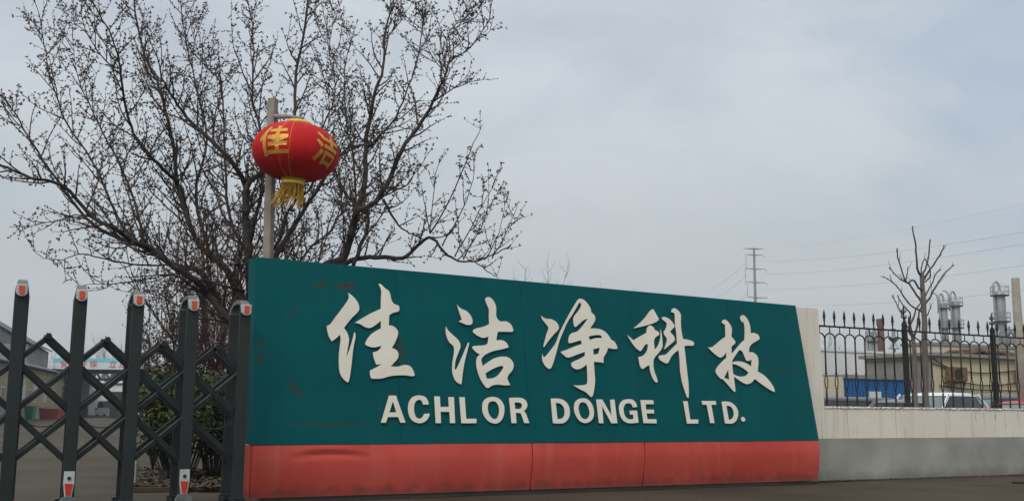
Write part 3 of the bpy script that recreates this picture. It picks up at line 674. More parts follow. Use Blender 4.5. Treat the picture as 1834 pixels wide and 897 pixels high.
for layer, (yb, yf) in enumerate(((.045, .067), (DEP-.067, DEP-.045))):
    for i in range(-1, nb+2):
        m_ = -SP*(i+.5)
        # bars from a peak, down to the right and down to the left, over two and a half bays
        for dr, yy in ((1, yb), (-1, yf)):
            z_ = PK; pts = (m_-dr*.02, PK+.015, m_+dr*(HB*5), .475)
            sA, sB = pts[0], pts[2]; lo_, hi_ = -SP*nb-.01, 0.0
            if sA > hi_ or sA < lo_: 
                pass
            sl_ = (pts[3]-pts[1])/(sB-sA)
            c0, c1 = min(max(sA, lo_), hi_), min(max(sB, lo_), hi_)
            if abs(c1-c0) < .1: continue
            ob = obj('lattice_bar', bar(c0, pts[1]+sl_*(c0-sA), c1, pts[1]+sl_*(c1-sA), yy), M['gate_dark'], gate, local=True, bevel=.004)
            # raised rib of the bar; one diagonal set painted paler as its highlight
            mb = MB(); mb.bar(gx(c0, yy-.011, pts[1]+sl_*(c0-sA)+.026), gx(c1, yy-.011, pts[1]+sl_*(c1-sA)+.026), .008, .006, (0, 1, 0)); obj('rib', mb, M['rib_highlight'] if dr < 0 else M['gate'], ob, local=True)
        if m_ < 0 and m_ > -SP*nb:
            mb = MB(); k = gx(m_, yb-.02, PK+.005); mb.lathe([(.0, -.03), (.028, -.03), (.03, -.02), (.03, .05), (.028, .055)], k, 12, Matrix.Rotation(R(90), 3, 'X'))
            obj('pivot_knuckle', mb, M['gate_dark'], gate, local=True)
# sagging cables between uprights
for i in range(nb):
    a, b = -SP*i-.06, -SP*(i+1)+.06; pts = []
    for t in range(13):
        u_ = t/12; pts.append(gx(a+(b-a)*u_, .09, .90-.085*4*u_*(1-u_)))
    obj('slack_cable', MB().tube(pts, .006, 5), M['cable'], gate, local=True)

# ------------------------------------------------------------------ lantern and its pole
PY = 12.75
pt = atY(489, 177, PY); pb = atY(480, 457, PY)
pd = (pt-pb); base = pb-pd*(pb.z/pd.z)
pole = empty('concrete_post', (base.x, base.y, 0), 'square pale concrete post rising behind the left end of the sign, holding a lantern', 'post')
mb = MB(); mb.bar(base, pt, .098, .098, (math.sin(.3), math.cos(.3), 0)); obj('shaft', mb, M['concrete_pole'], pole, bevel=.008)
mb = MB(); a_ = atY(491, 209, PY-.03); b2 = atY(543, 212, PY-.42); mb.tube([a_, (a_+b2)/2+Vector((0, 0, .01)), b2], [.034, .026, .016], 8); obj('bracket_arm', mb, M['concrete_pole'], pole)
LC = atY(530, 273, PY-.42)
lr = 78/F*(PY-.42)/_f.y*1.0; lh = 52.5/F*(PY-.42)*1.02
lant = empty('red_lantern', LC, 'round red cloth lantern with gold characters, gold bands and a tassel, hanging above the sign', 'lantern', rz=0)
tilt = Matrix.Rotation(R(3.2), 3, 'Y')
def lpnt(lon, lat, off=0.0):
    """point on the lantern, lon measured from the camera side, to the right"""
    rr = (lr+off)*max(0.0, math.cos(lat))**.86; z = (lh+off)*math.sin(lat)
    rib_ = 1-.010*abs(math.cos(lon*12))**3
    v = Vector((rr*math.sin(lon)*rib_, -rr*math.cos(lon)*rib_, z)); return tilt @ v
NL, NT_ = 144, 28
mb = MB(); la0 = R(74)
for j in range(NT_+1):
    la = -la0+2*la0*j/NT_
    for i in range(NL): mb.v.append(tuple(lpnt(2*math.pi*i/NL, la)))
for j in range(NT_):
    for i in range(NL): i2 = (i+1) % NL; mb.f.append((j*NL+i, j*NL+i2, (j+1)*NL+i2, (j+1)*NL+i))
shade = obj('cloth_shade', mb, M['lantern'], lant, local=True, smooth=True)
for k in range(24):
    lo_ = 2*math.pi*k/24+.06; pts = [lpnt(lo_, -R(72)+R(144)*t/20, .002) for t in range(21)]
    obj('gold_rib', MB().tube(pts, .0026 if k % 12 in (0, 11) else .0008, 4), M['gold'] if k % 12 in (0, 11) else M['lantern'], lant, local=True)
zt_ = lh*math.sin(la0)
rt_ = lr*math.cos(la0)**.86
def ringmb(z0, z1, r0_, r1_):
    m = MB(); n = 32
    m.lathe([(r0_*.92, z0), (r0_, z0+.001), (r0_*1.01, (z0+z1)/2), (r1_, z1-.001), (r1_*.92, z1)], (0, 0, 0), n)
    m.v = [tuple(tilt @ Vector(q)) for q in m.v]; return m
obj('gold_collar', ringmb(zt_-.012, zt_+.045, rt_*.98, rt_*.80), M['gold'], lant, local=True, smooth=False)
obj('gold_collar', ringmb(-zt_-.06, -zt_+.012, rt_*.80, rt_*.90), M['gold'], lant, local=True, smooth=False)
random.seed(5)
mb = MB()
for k in range(150):
    a = random.random()*2*math.pi; r_ = rt_*.74*(.75+.3*random.random()); p0 = tilt @ Vector((r_*math.cos(a), r_*math.sin(a), -zt_-.06))
    ln = random.uniform(.16, .30); wind = Vector((-.05-.03*math.cos(a+math.pi)-.09*random.random(), .02, 0)) if math.cos(a) < .35 else Vector((-.02*random.random(), 0, 0))
    pts = [p0+Vector((0, 0, -ln*t))+wind*t**1.4+Vector((.006*math.sin(5*t+k), .006*math.cos(6*t+k), 0)) for t in (0, .25, .5, .75, 1)]
    mb.tube(pts, [.004, .004, .0036, .003, .0015], 4, cap=False)
obj('tassel', mb, M['tassel'], lant, local=True)
mb = MB(); mb.tube([b2-LC-Vector((0, 0, 0)), (tilt @ Vector((0, 0, zt_+.03)))], .004, 5); obj('hanging_cord', mb, M['cable'], lant, local=True)
def text_mesh(ch, ext=0.0, off=0.0):
    cu = bpy.data.curves.new('t', 'FONT'); cu.body = ch; cu.align_x = 'CENTER'; cu.align_y = 'CENTER'; cu.size = 1; cu.extrude = ext; cu.offset = off
    ob = bpy.data.objects.new('t', cu); COL.objects.link(ob); dg = bpy.context.evaluated_depsgraph_get()
    me = bpy.data.meshes.new_from_object(ob.evaluated_get(dg)); bpy.data.objects.remove(ob); bpy.data.curves.remove(cu); return me
def lantern_char(ch, lon0, lat0, wlon, hlat, rot):
    me = text_mesh(ch, 0, .020)
    xs = [v.co.x for v in me.vertices]; ys = [v.co.y for v in me.vertices]
    cx, cy = (min(xs)+max(xs))/2, (min(ys)+max(ys))/2; wx, wy = max(xs)-min(xs), max(ys)-min(ys)
    b = bmesh.new(); b.from_mesh(me)
    for k in range(1, 12):
        for ax in (0, 1):
            lo_ = (min(xs), min(ys))[ax]; w_ = (wx, wy)[ax]; co = [0, 0, 0]; no = [0, 0, 0]; co[ax] = lo_+w_*k/12; no[ax] = 1
            bmesh.ops.bisect_plane(b, geom=b.verts[:]+b.edges[:]+b.faces[:], plane_co=co, plane_no=no)
    bmesh.ops.triangulate(b, faces=b.faces)
    for v in b.verts:
        x = (v.co.x-cx)/wx; y = (v.co.y-cy)/wy; x, y = x*math.cos(rot)-y*math.sin(rot), x*math.sin(rot)+y*math.cos(rot)
        v.co = lpnt(lon0+x*wlon, lat0+y*hlat, .004)
    b.to_mesh(me); b.free(); return obj('gold_character', me, M['goldtext'], lant, local=True)
lantern_char('佳', R(-20), R(5), R(44), R(62), R(4))
lantern_char('洁', R(58), R(-1), R(42), R(64), R(-8))
lantern_char('净', R(116), R(10), R(46), R(50), 0)
lantern_char('科', R(188), R(10), R(46), R(50), 0)
lantern_char('技', R(-98), R(10), R(46), R(50), 0)

# ------------------------------------------------------------------ trees
class Tree:
    def __init__(s, seed): s.rng = random.Random(seed); s.limbs = MB(); s.twigs = MB(); s.buds = MB()
    def rv(s):
        while True:
            v = Vector((s.rng.uniform(-1, 1), s.rng.uniform(-1, 1), s.rng.uniform(-1, 1)))
            if .1 < v.length < 1: return v.normalized()
    def path(s, p, d, ln, n, wob=.25, upw=.1):
        pts = [p]; d = d.normalized()
        for i in range(n):
            d = (d+s.rv()*wob+Vector((0, 0, upw))).normalized(); p = p+d*(ln/n); pts.append(p)
        return pts
    def bud(s, p, size, d):
        r_ = s.rng
        for _ in range(r_.choice((1, 1, 2, 3))):
            q = (s.rv()+d*.7).normalized(); sz = size*r_.uniform(.6, 1.5); sd = q.cross(s.rv()).normalized()*sz*.42; o2 = q.cross(sd).normalized()*sz*.25
            a = p; c = p+q*sz; m = p+q*sz*.5
            s.buds.add([a, m+sd, m-sd*.5+o2, m-sd*.5-o2, c], [(0, 1, 2), (0, 2, 3), (0, 3, 1), (4, 2, 1), (4, 3, 2), (4, 1, 3)])
    def twig(s, p, d, ln, r_, budstep=.05, bsz=.02):
        n = max(2, int(ln/.09)); pts = s.path(p, d, ln, n, .22, .05)
        s.twigs.tube(pts, [r_*(1-.6*i/n) for i in range(n+1)], 3, cap=False)
        if budstep:
            k = ln*.15
            while k < ln:
                f_ = k/ln*n; i = min(int(f_), n-1); q = pts[i].lerp(pts[i+1], f_-i); s.bud(q, bsz, (pts[i+1]-pts[i]).normalized()*.4+s.rv()*.8); k += budstep*s.rng.uniform(.6, 1.5)
            s.bud(pts[-1], bsz*1.2, d)
        return pts
    def branch(s, p, d, ln, r_, level, budstep=.055, bsz=.02, up=.12, tw=.10, tl=(.10, .38)):
        n = max(3, int(ln/.12)); pts = s.path(p, d, ln, n, .20, up); rad = [r_*(1-.75*i/n)+.002 for i in range(n+1)]
        s.twigs.tube(pts, rad, 4, cap=False)
        k = ln*.12
        while k < ln:
            f_ = k/ln*n; i = min(int(f_), n-1); q = pts[i].lerp(pts[i+1], f_-i); t = (pts[i+1]-pts[i]).normalized()
            dd = (t*.55+s.rv()*.9+Vector((0, 0, .25))).normalized()
            if level > 0 and s.rng.random() < .28: s.branch(q, dd, ln*s.rng.uniform(.35, .6), rad[i]*.55, level-1, budstep, bsz, up, tw, tl)
            else: s.twig(q, dd, s.rng.uniform(*tl)*(1-.4*k/ln), max(.0038, rad[i]*.42), budstep, bsz)
            k += tw*s.rng.uniform(.6, 1.5)
        s.twig(pts[-1], pts[-1]-pts[-2], .16, .0042, budstep, bsz)
def smooth_path(pts, k=4):
    out_ = []; n = len(pts)
    for i in range(n-1):
        p0, p1, p2, p3 = pts[max(i-1, 0)], pts[i], pts[i+1], pts[min(i+2, n-1)]
        for j in range(k):
            t = j/k; out_.append(.5*((2*p1)+(p2-p0)*t+(2*p0-5*p1+4*p2-p3)*t*t+(3*p1-p0-3*p2+p3)*t**3))
    out_.append(pts[-1]); return out_

TB = 14.2
def big_tree():
    T = Tree(42); rng = T.rng
    # limb outlines as seen, each with its own course in depth: (points, start radius, end radius, depth start, depth end, branches per metre, branch length)
    P = [
     ([(480, 905), (474, 820), (466, 720), (458, 640), (452, 585)], .19, .15, 14.2, 14.2, 0, 0),
     ([(455, 610), (430, 585), (409, 570), (375, 530), (355, 505), (315, 480), (279, 450), (234, 429), (206, 410), (162, 385), (111, 332), (56, 318), (0, 295), (-50, 270)], .075, .014, 14.2, 12.4, 7, .62),
     ([(409, 570), (380, 520), (357, 485), (312, 474), (262, 446), (184, 412), (145, 379), (89, 304), (50, 245), (22, 195), (3, 173)], .055, .008, 14.2, 13.4, 7, .6),
     ([(300, 470), (262, 445), (223, 412), (212, 390), (184, 329), (162, 284), (120, 223), (95, 156), (84, 106), (75, 61), (75, 33)], .03, .006, 13.6, 14.6, 7, .5),
     ([(452, 600), (436, 540), (425, 525), (410, 490), (390, 468), (362, 446), (340, 401), (318, 334), (312, 268), (295, 195), (281, 145), (256, 89), (240, 0), (235, -60)], .075, .011, 14.2, 15.4, 7, .62),
     ([(340, 401), (325, 345), (309, 318), (273, 284), (240, 240), (223, 184), (215, 123), (201, 67), (167, 6), (150, -40)], .04, .008, 14.9, 13.2, 7, .55),
     ([(217, 136), (190, 110), (162, 72), (148, 33), (146, -20)], .014, .005, 13.6, 13.0, 8, .4),
     ([(455, 590), (448, 520), (446, 463), (440, 390), (440, 334), (407, 279), (346, 223), (312, 178), (290, 139), (280, 90)], .085, .008, 14.2, 13.0, 7, .6),
     ([(440, 385), (442, 334), (474, 306), (500, 280), (520, 240), (527, 206), (530, 134), (547, 50), (555, -30)], .05, .018, 13.6, 14.6, 6, .6),
     ([(446, 440), (470, 330), (466, 234), (452, 178), (454, 111), (452, 45), (440, -20)], .035, .008, 14.2, 15.8, 7, .6),
     ([(446, 463), (412, 390), (404, 312), (401, 223), (393, 145), (362, 111), (340, 40)], .03, .006, 14.3, 16.0, 7, .6),
     ([(452, 590), (505, 560), (545, 510), (580, 478), (614, 463), (630, 418), (639, 379), (664, 368), (692, 334), (720, 268), (748, 229), (775, 184), (798, 134), (806, 111), (842, 84), (879, 33)], .09, .007, 14.2, 13.2, 7, .5),
     ([(806, 111), (803, 61), (831, 33), (845, 11)], .01, .004, 13.4, 13.8, 8, .3),
     ([(800, 130), (780, 110), (757, 60), (757, 15)], .01, .004, 13.4, 13.8, 8, .3),
     ([(625, 425), (639, 379), (653, 323), (657, 245), (670, 173), (686, 123), (689, 61), (703, 11), (711, -40)], .055, .009, 13.9, 14.9, 7, .5),
     ([(657, 268), (703, 217), (725, 173), (748, 106), (757, 45), (757, 20)], .02, .005, 14.3, 14.0, 8, .4),
     ([(632, 480), (650, 430), (658, 412), (655, 379), (625, 357), (600, 306), (585, 250), (590, 190), (575, 120)], .035, .006, 14.0, 15.2, 7, .6),
     ([(637, 395), (635, 300), (620, 220), (617, 160), (619, 112), (633, 56)], .022, .005, 14.2, 15.4, 7, .45),
     ([(600, 480), (641, 463), (680, 460), (720, 462), (747, 440), (770, 424), (792, 446), (814, 465), (848, 468), (881, 457), (915, 440)], .045, .008, 14.0, 13.2, 5, .22),
     ([(770, 418), (814, 340), (848, 256), (865, 223)], .014, .004, 13.5, 13.2, 3, .12),
     ([(770, 418), (781, 312), (798, 265)], .009, .003, 13.5, 13.8, 3, .12),
     ([(770, 418), (759, 357), (746, 300)], .009, .003, 13.5, 13.9, 3, .12),
     ([(792, 440), (837, 357), (851, 295)], .012, .003, 13.5, 13.0, 4, .2),
     ([(814, 460), (859, 379), (890, 323)], .012, .003, 13.4, 13.2, 4, .2),
     ([(830, 465), (870, 385), (876, 318)], .010, .003, 13.4, 13.7, 4, .2),
     ([(881, 463), (909, 412), (929, 360)], .010, .003, 13.3, 13.1, 4, .2),
     ([(870, 463), (893, 418), (906, 357)], .010, .003, 13.3, 13.6, 4, .2),
     ([(850, 468), (880, 490), (893, 497)], .010, .004, 13.3, 13.6, 4, .2),
     ([(480, 520), (491, 463), (530, 401), (564, 346), (600, 290), (640, 245), (672, 200)], .06, .007, 14.2, 15.6, 7, .55),
     ([(686, 357), (703, 390), (725, 412), (759, 429)], .025, .008, 13.6, 13.6, 4, .3),
     ([(664, 368), (686, 352), (700, 345), (730, 330), (745, 300)], .02, .005, 13.6, 12.8, 7, .4),
     ([(58, 446), (78, 462), (110, 465), (150, 454), (190, 465), (250, 474), (312, 474)][::-1], .016, .004, 13.9, 12.8, 6, .22),
     ([(17, 407), (60, 403), (100, 396), (145, 385), (184, 400)][::-1], .012, .004, 13.5, 12.9, 6, .2),
     ([(135, 513), (165, 509), (205, 508), (262, 500), (315, 490), (357, 487)][::-1], .012, .004, 13.9, 12.8, 5, .3),
     ([(438, 522), (400, 512), (360, 500), (320, 520), (290, 560)], .03, .006, 14.1, 13.4, 7, .4),
     ([(425, 590), (395, 575), (355, 565), (310, 545), (262, 520)], .022, .005, 14.1, 15.0, 7, .4),
     ([(500, 540), (520, 490), (560, 440), (600, 400), (610, 330), (560, 260)], .03, .006, 14.2, 15.8, 7, .5),
     ([(470, 470), (500, 430), (520, 370), (560, 330), (570, 250), (600, 170), (590, 90), (600, 20)], .03, .006, 14.4, 16.0, 7, .55),
     ([(380, 470), (350, 350), (370, 250), (350, 150), (330, 60), (320, -20)], .03, .006, 14.5, 16.2, 7, .6),
     ([(260, 440), (230, 330), (180, 230), (140, 140), (130, 70)], .022, .005, 13.9, 15.4, 7, .5),
    ]
    for i, (pts, r0_, r1_, d0, d1, dens, bl) in enumerate(P):
        n = len(pts); p3 = []
        for j, (x, y) in enumerate(pts):
            t = j/(n-1); p3.append(atY(x, y, d0+(d1-d0)*t**1.2+.10*math.sin(j*2.1+i)*(1 if 0 < j < n-1 else 0)))
        sp = smooth_path(p3, 4); m = len(sp)
        for j in range(1, m-1): sp[j] = sp[j]+T.rv()*.010
        rad = [(r1_+(r0_-r1_)*(1-j/(m-1))**1.25)*(.84 if i else 1)*(1+.10*noise.noise(sp[j]*4)) for j in range(m)]
        T.limbs.tube(sp, rad, 10 if r0_ > .05 else 7)
        if not dens: continue
        L_ = 0
        nxt = .15
        for j in range(m-1):
            seg = (sp[j+1]-sp[j]); sl_ = seg.length
            while nxt < L_+sl_:
                q = sp[j].lerp(sp[j+1], (nxt-L_)/sl_); t = seg.normalized()
                prp = T.rv(); prp = (prp-t*prp.dot(t)).normalized()
                dd = (t*.62+prp*.85+Vector((0, 0, .30))).normalized(); frac = 1-j/m*.45
                big = rad[j]
                T.branch(q, dd, bl*1.27*rng.uniform(.5, 1.5)*frac, min(.0115, .003+big*.36), 1 if rng.random() < .40 else 0, budstep=.050, bsz=.0255, tw=.088, tl=(.07, .32))
                nxt += (1/(dens*1.08))*rng.uniform(.6, 1.5)
            L_ += sl_
    return T
T = big_tree()
tb = gnd(480, 860)
tree = empty('bare_fruit_tree', (atY(480, 800, 14.2).x, 14.2, 0), 'large spreading bare tree with swelling buds behind the left end of the sign', 'tree')
obj('trunk', T.limbs, M['bark'], tree, smooth=True)
obj('crown', T.twigs, M['twig'], tree, smooth=True, fix=False)
obj('buds', T.buds, M['bud'], tree, fix=False)
print('tree faces', len(T.limbs.f), len(T.twigs.f), len(T.buds.f))

def simple_tree(name, label, px, Y, ztop, seed, mb_, mt, group=None, spread=.5, nl=7, lv=1, bud=None, r0=.06, tw=.14, trunkh=.35, bl=.4, bst=0, cat='tree'):
    T = Tree(seed); p = atY(px, 700, Y); p.z = 0; rng = T.rng
    tr = empty(name, p, label, cat, group)
    tp = T.path(p, Vector((0, 0, 1)), ztop*trunkh, 5, .06, .2); T.limbs.tube(tp, [r0*(1-.3*i/5) for i in range(6)], 8)
    for k in range(nl):
        a = 2*math.pi*k/nl+rng.random()*.6; sp = spread*rng.uniform(.5, 1.2)
        d = Vector((math.cos(a)*sp, math.sin(a)*sp, 1)).normalized(); ln = (ztop-tp[-1].z)*rng.uniform(.75, 1.02)/max(.5, d.z)
        pts = T.path(tp[-1-(k % 2)], d, ln, 9, .10, .06); T.limbs.tube(pts, [r0*.55*(1-.85*i/9)+.003 for i in range(10)], 5)
        for j in range(1, 9):
            for _ in range(2):
                t = (pts[j+1]-pts[j]).normalized(); q = pts[j].lerp(pts[j+1], rng.random())
                T.branch(q, (t*.8+T.rv()*.8+Vector((0, 0, .3))).normalized(), bl*ztop*.25*rng.uniform(.6, 1.4), r0*.16, lv, budstep=bst, bsz=.03, tw=tw, tl=(.06*ztop*.4, .16*ztop*.5))
    obj('trunk', T.limbs, mb_, tr, smooth=True); obj('crown', T.twigs, mt, tr, fix=False)
    if bst: obj('leaves', T.buds, bud, tr, fix=False)
    return tr
# reddish thicket behind the green bush
random.seed(8)
for k, (px, Y, zt) in enumerate([(282, 16.2, 2.2), (302, 15.6, 2.75), (335, 16.6, 2.5), (372, 15.8, 2.6), (405, 16.8, 2.5)]):
    simple_tree('bare_shrub', ['reddish bare shrub behind the left side of the green bush, furthest from the sign', 'tall reddish bare shrub rising between the third and fourth gate uprights', 'reddish bare shrub behind the fourth gate upright', 'reddish bare shrub between the last two gate uprights', 'reddish bare shrub tucked beside the left end of the sign'][k],
                px, Y, zt, 100+k, M['redtwig'], M['redtwig'], 'reddish bare shrubs behind the gate', spread=.26, nl=10, lv=0, bud=M['redleaf'], r0=.016, tw=.15, trunkh=.06, bl=.6, bst=.42, cat='shrub')
# fine grey tree farther behind
simple_tree('bare_tree', 'paler twiggy bare tree standing behind the large fruit tree, above the sign corner', 385, 24, 5.2, 21, M['bark'], M['redtwig'], None, spread=.8, nl=11, lv=1, r0=.06, tw=.13, bl=.7)

# green bush
def leafy(name, label, px, Y, w_, h_, zc, n, seed, size=.035):
    rng = random.Random(seed); c = atY(px, 760, Y); c.z = 0
    tr = empty(name, c, label, 'bush'); st = MB(); lf = MB()
    blobs = [(Vector((rng.uniform(-w_, w_)*.75, rng.uniform(-.45, .45), zc+rng.uniform(-.45, .45)*h_)), rng.uniform(.16, .34)) for _ in range(34)]
    for b, r_ in blobs:
        st.tube([c+Vector((b.x*.3, b.y*.3, 0)), c+Vector((b.x*.75, b.y*.7, b.z*.5)), c+b], [.012, .009, .004], 5)
    for k in range(n):
        b, r_ = rng.choice(blobs); v = Vector((rng.gauss(0, 1), rng.gauss(0, 1), rng.gauss(0, 1))).normalized()*r_*rng.uniform(.7, 1.1)
        p = c+b+v
        if p.z < .12: continue
        q = (v.normalized()+Vector((rng.uniform(-.8, .8), rng.uniform(-.8, .8), rng.uniform(-.2, .8)))).normalized(); s_ = q.cross(Vector((rng.random(), rng.random(), rng.random()))).normalized(); sz = size*rng.uniform(.6, 1.3)
        u2 = q.cross(s_).normalized()
        lf.add([p-s_*sz, p-u2*sz*.5+q*sz*.1, p+s_*sz, p+u2*sz*.5+q*sz*.1], [(0, 1, 2), (0, 2, 3)])
    obj('stems', st, M['bark'], tr); obj('foliage', lf, M['leaf'], tr, fix=False)
leafy('evergreen_bush', 'dense dark green leafy bush behind the gate, left of the sign', 326, 15.2, .66, 1.0, .95, 13000, 1)
leafy('evergreen_bush', 'smaller thin leafy bush between the last gate uprights and the sign', 392, 15.6, .35, 1.0, .95, 4200, 2)
# bed of litter with weeds
random.seed(6)
mb = MB()
for k in range(5200):
    px = random.uniform(236, 440); Yb = random.uniform(13.6, 17.5); p = atY(px, 800, Yb); p.z = .012+random.random()*.05
    a = random.random()*6.3; q = random.uniform(.02, .05)
    mb.add([p+Vector((math.cos(a)*q, math.sin(a)*q, random.uniform(0, .03))), p+Vector((math.cos(a+2)*q, math.sin(a+2)*q, random.uniform(0, .03))), p+Vector((math.cos(a+4)*q, math.sin(a+4)*q, .0))], [(0, 1, 2)])
tag(obj('leaf_litter', mb, M['litter'], fix=False), 'brown fallen leaves on the planting bed under the bushes', 'leaves', kind='stuff')
M['soil'] = mat('bed_soil', (.045, .034, .022), (.08, .062, .04), rough=.95, scale=5, bump=.5)
mb = MB(); c_ = [atY(236, 800, 13.5), atY(445, 800, 13.9), atY(450, 800, 18), atY(250, 800, 18)]
mb.prism([Vector((p.x, p.y, -.018)) for p in c_], (0, 0, .03)); tag(obj('planting_bed', mb, M['soil']), kind='structure')
mb = MB(); a_ = c_[0].copy(); b_3 = c_[1].copy(); a_.z = b_3.z = .012; mb.bar(a_, b_3, .08, .07, (0, 0, 1)); tag(obj('kerb', mb, M['ground'], bevel=.01), kind='structure')
# small stone marker by the third upright
p = gnd(236, 872); bo = empty('stone_bollard', p, 'short pale stone marker beside the bed, just right of the third gate upright', 'bollard')
mb = MB(); mb.lathe([(.085, 0), (.08, .30), (.06, .36), (.02, .385)], p, 4, Matrix.Rotation(R(50), 3, 'Z')); obj('block', mb, M['stone'], bo, bevel=.008)

# ------------------------------------------------------------------ houses and yard, left
def box_building(name, label, A, dirx, length, depth, h, wallm, roofm=None, roofover=.25, pitch=0.0, plinth=None, wins=(), wm_=None, cat='building', par_h=0, group=None):
    """A: front-left corner at the ground, dirx: unit vector along the front; depth to the left of dirx (away)"""
    dirx = Vector(dirx).normalized(); ang = math.atan2(dirx.y, dirx.x)
    b = empty(name, (A.x, A.y, 0), label, cat, group, rz=ang)
    mb = MB(); mb.box((length/2, depth/2, h/2), (length, depth, h)); wall_ = obj('walls', mb, wallm, b, local=True)
    if roofm:
        mb = MB(); o_ = roofover
        if pitch: 
            e_ = [(-o_, -o_, h), (-o_, depth/2, h+pitch), (-o_, depth+o_, h), (-o_, depth+o_, h+.10), (-o_, depth/2, h+pitch+.12), (-o_, -o_, h+.10)]
            mb.prism([Vector(q) for q in e_], (length+2*o_, 0, 0))
            mb.prism([Vector((.01, .02, h-.01)), Vector((.01, depth/2, h+pitch-.05)), Vector((.01, depth-.02, h-.01))], (length-.02, 0, 0))
        else: mb.box((length/2, depth/2, h+.07), (length+2*o_, depth+2*o_, .12))
        obj('roof', mb, roofm, b, local=True)
    if plinth:
        mb = MB(); mb.box((length/2, -.02, plinth[0]/2), (length+.04, .06, plinth[0])); obj('plinth', mb, plinth[1], b, local=True)
    for (x, z, ww, hh, kind) in wins:
        mb = MB(); mb.box((x, -.012, z), (ww+.12, .05, hh+.12)); f_ = obj('door' if kind == 'd' else 'window', mb, M['whitewall'] if kind != 'b' else M['cream2'], b, local=True)
        mb = MB()
        if kind == 'd': mb.box((x, -.042, z), (ww, .03, hh)); obj('leaf', mb, M['greywall'], f_, local=True)
        else:
            mb.box((x, -.040, z), (ww, .02, hh)); obj('pane', mb, M['winglass'], f_, local=True)
            mb = MB(); mb.box((x, -.055, z), (.05, .02, hh)); mb.box((x, -.056, z+hh*.15), (ww, .018, .04)); obj('glazing_bar', mb, M['whitewall'], f_, local=True)
    return b
# row of low cream buildings running away along the left side of the yard
q0 = atY(-60, 760, 40); q0.z = 0; e1 = atY(40, 760, 77); e1.z = 0; e2 = atY(112, 760, 98); e2.z = 0
dl = (e2-e1).normalized()
# front side must face the yard (right side of the direction of travel): build with dirx running away, depth to the left
long1 = (e2-e1).length
p0 = e1-dl*40
def wins_along(n, x0, x1, z, ww, hh, kinds='w'): return [(x0+(x1-x0)*i/(n-1), z, ww, hh, kinds[i % len(kinds)]) for i in range(n)]
box_building('cream_row_building', 'long low cream building with a grey plinth along the left of the yard', p0, dl, 40+long1, 7, 3.75, M['cream'], M['roofgrey'], .45, 1.1, (1.0, M['greywall']),
             [(8+i*5.2, 2.1, 1.5, 1.5, 'w') for i in range(11)]+[(10.6+i*10.4, 1.12, 1.0, 2.1, 'd') for i in range(4)])
hA = atY(44, 700, 92); hA.z = 0
box_building('slate_roof_hall', 'taller hall with a steep slate grey roof behind the cream row at the far left', hA, Vector((-.30, 1, 0)), 14, 12, atY(44, 616, 92).z, M['greywall'], M['roofgrey'], .3, 3.6)
r1 = atY(138, 700, 110); r1.z = 0
b2b = box_building('far_cream_building', 'small far cream building seen through the gate beyond the canopy', r1, (atY(172, 700, 146)-atY(138, 700, 110)).normalized(), 30, 8, 3.8, M['cream'], M['roofgrey'], .4, 1.2, (.9, M['greywall']), [(4+i*5, 1.9, 1.2, 1.5, 'w') for i in range(5)])
# canopy with signboard
cp = atY(92, 700, 97); cr = atY(262, 700, 97); cp.z = cr.z = 0
can = empty('canopy_gate', cp, 'yard canopy with a pale blue slogan board and red characters beyond the gate', 'canopy')
wdt = cr.x-cp.x; z1 = atY(150, 641, 97).z; z0 = atY(150, 661, 97).z
mb = MB(); mb.box((wdt/2, 0, (z0+z1)/2), (wdt, .25, z1-z0)); bd = obj('slogan_board', mb, M['awning_white'], can, local=True)
mb = MB(); mb.prism([Vector((0, -.14, z1-.02)), Vector((wdt, -.14, z1-.02)), Vector((wdt, -.14, z1-.5)), Vector((wdt*.75, -.14, z1-.30)), Vector((wdt*.45, -.14, z1-.36)), Vector((wdt*.2, -.14, z1-.26)), Vector((0, -.14, z1-.42))], (0, .012, 0)); obj('blue_band', mb, M['awning_blue'], bd, local=True)
for k, chx in enumerate('安全环保_立足'):
    if chx == '_': continue
    me = text_mesh(chx, .01, 0)
    me.transform(Matrix.Translation((wdt*(.12+.103*k), -.16, (z0+z1)/2-.08)) @ Matrix.Rotation(R(90), 4, 'X') @ Matrix.Scale(.68, 4) @ Matrix.Diagonal((1.1, 1, 1, 1)))
    obj('character', me, M['redtext'], bd, local=True)
mb = MB()
for yy in (0, 2.5, 5): 
    mb.box((wdt/2, yy, z0-.18), (wdt, .1, .12)); mb.box((wdt/2, yy, z0-.85), (wdt, .1, .10))
    for k in range(10): mb.bar((wdt*k/10, yy, z0-.85), (wdt*(k+.5)/10, yy, z0-.18), .06, .06, (0, 1, 0)); mb.bar((wdt*(k+.5)/10, yy, z0-.18), (wdt*(k+1)/10, yy, z0-.85), .06, .06, (0, 1, 0))
obj('truss', mb, M['black'], can, local=True)
mb = MB(); mb.box((wdt/2, 2.6, z0-.03), (wdt+.4, 5.6, .08)); obj('canopy_roof', mb, M['black'], can, local=True)
mb = MB(); mb.box((1.0, 2.6, (z0-.9)/2), (1.1, 4.4, z0-.9)); obj('side_booth', mb, M['black'], can, local=True)
for xx in (.5, wdt-.4):
    for yy in (.2, 5.0): mb = MB(); mb.box((xx, yy, (z0-.9)/2), (.34, .34, z0-.9)); obj('column', mb, M['black'], can, local=True)
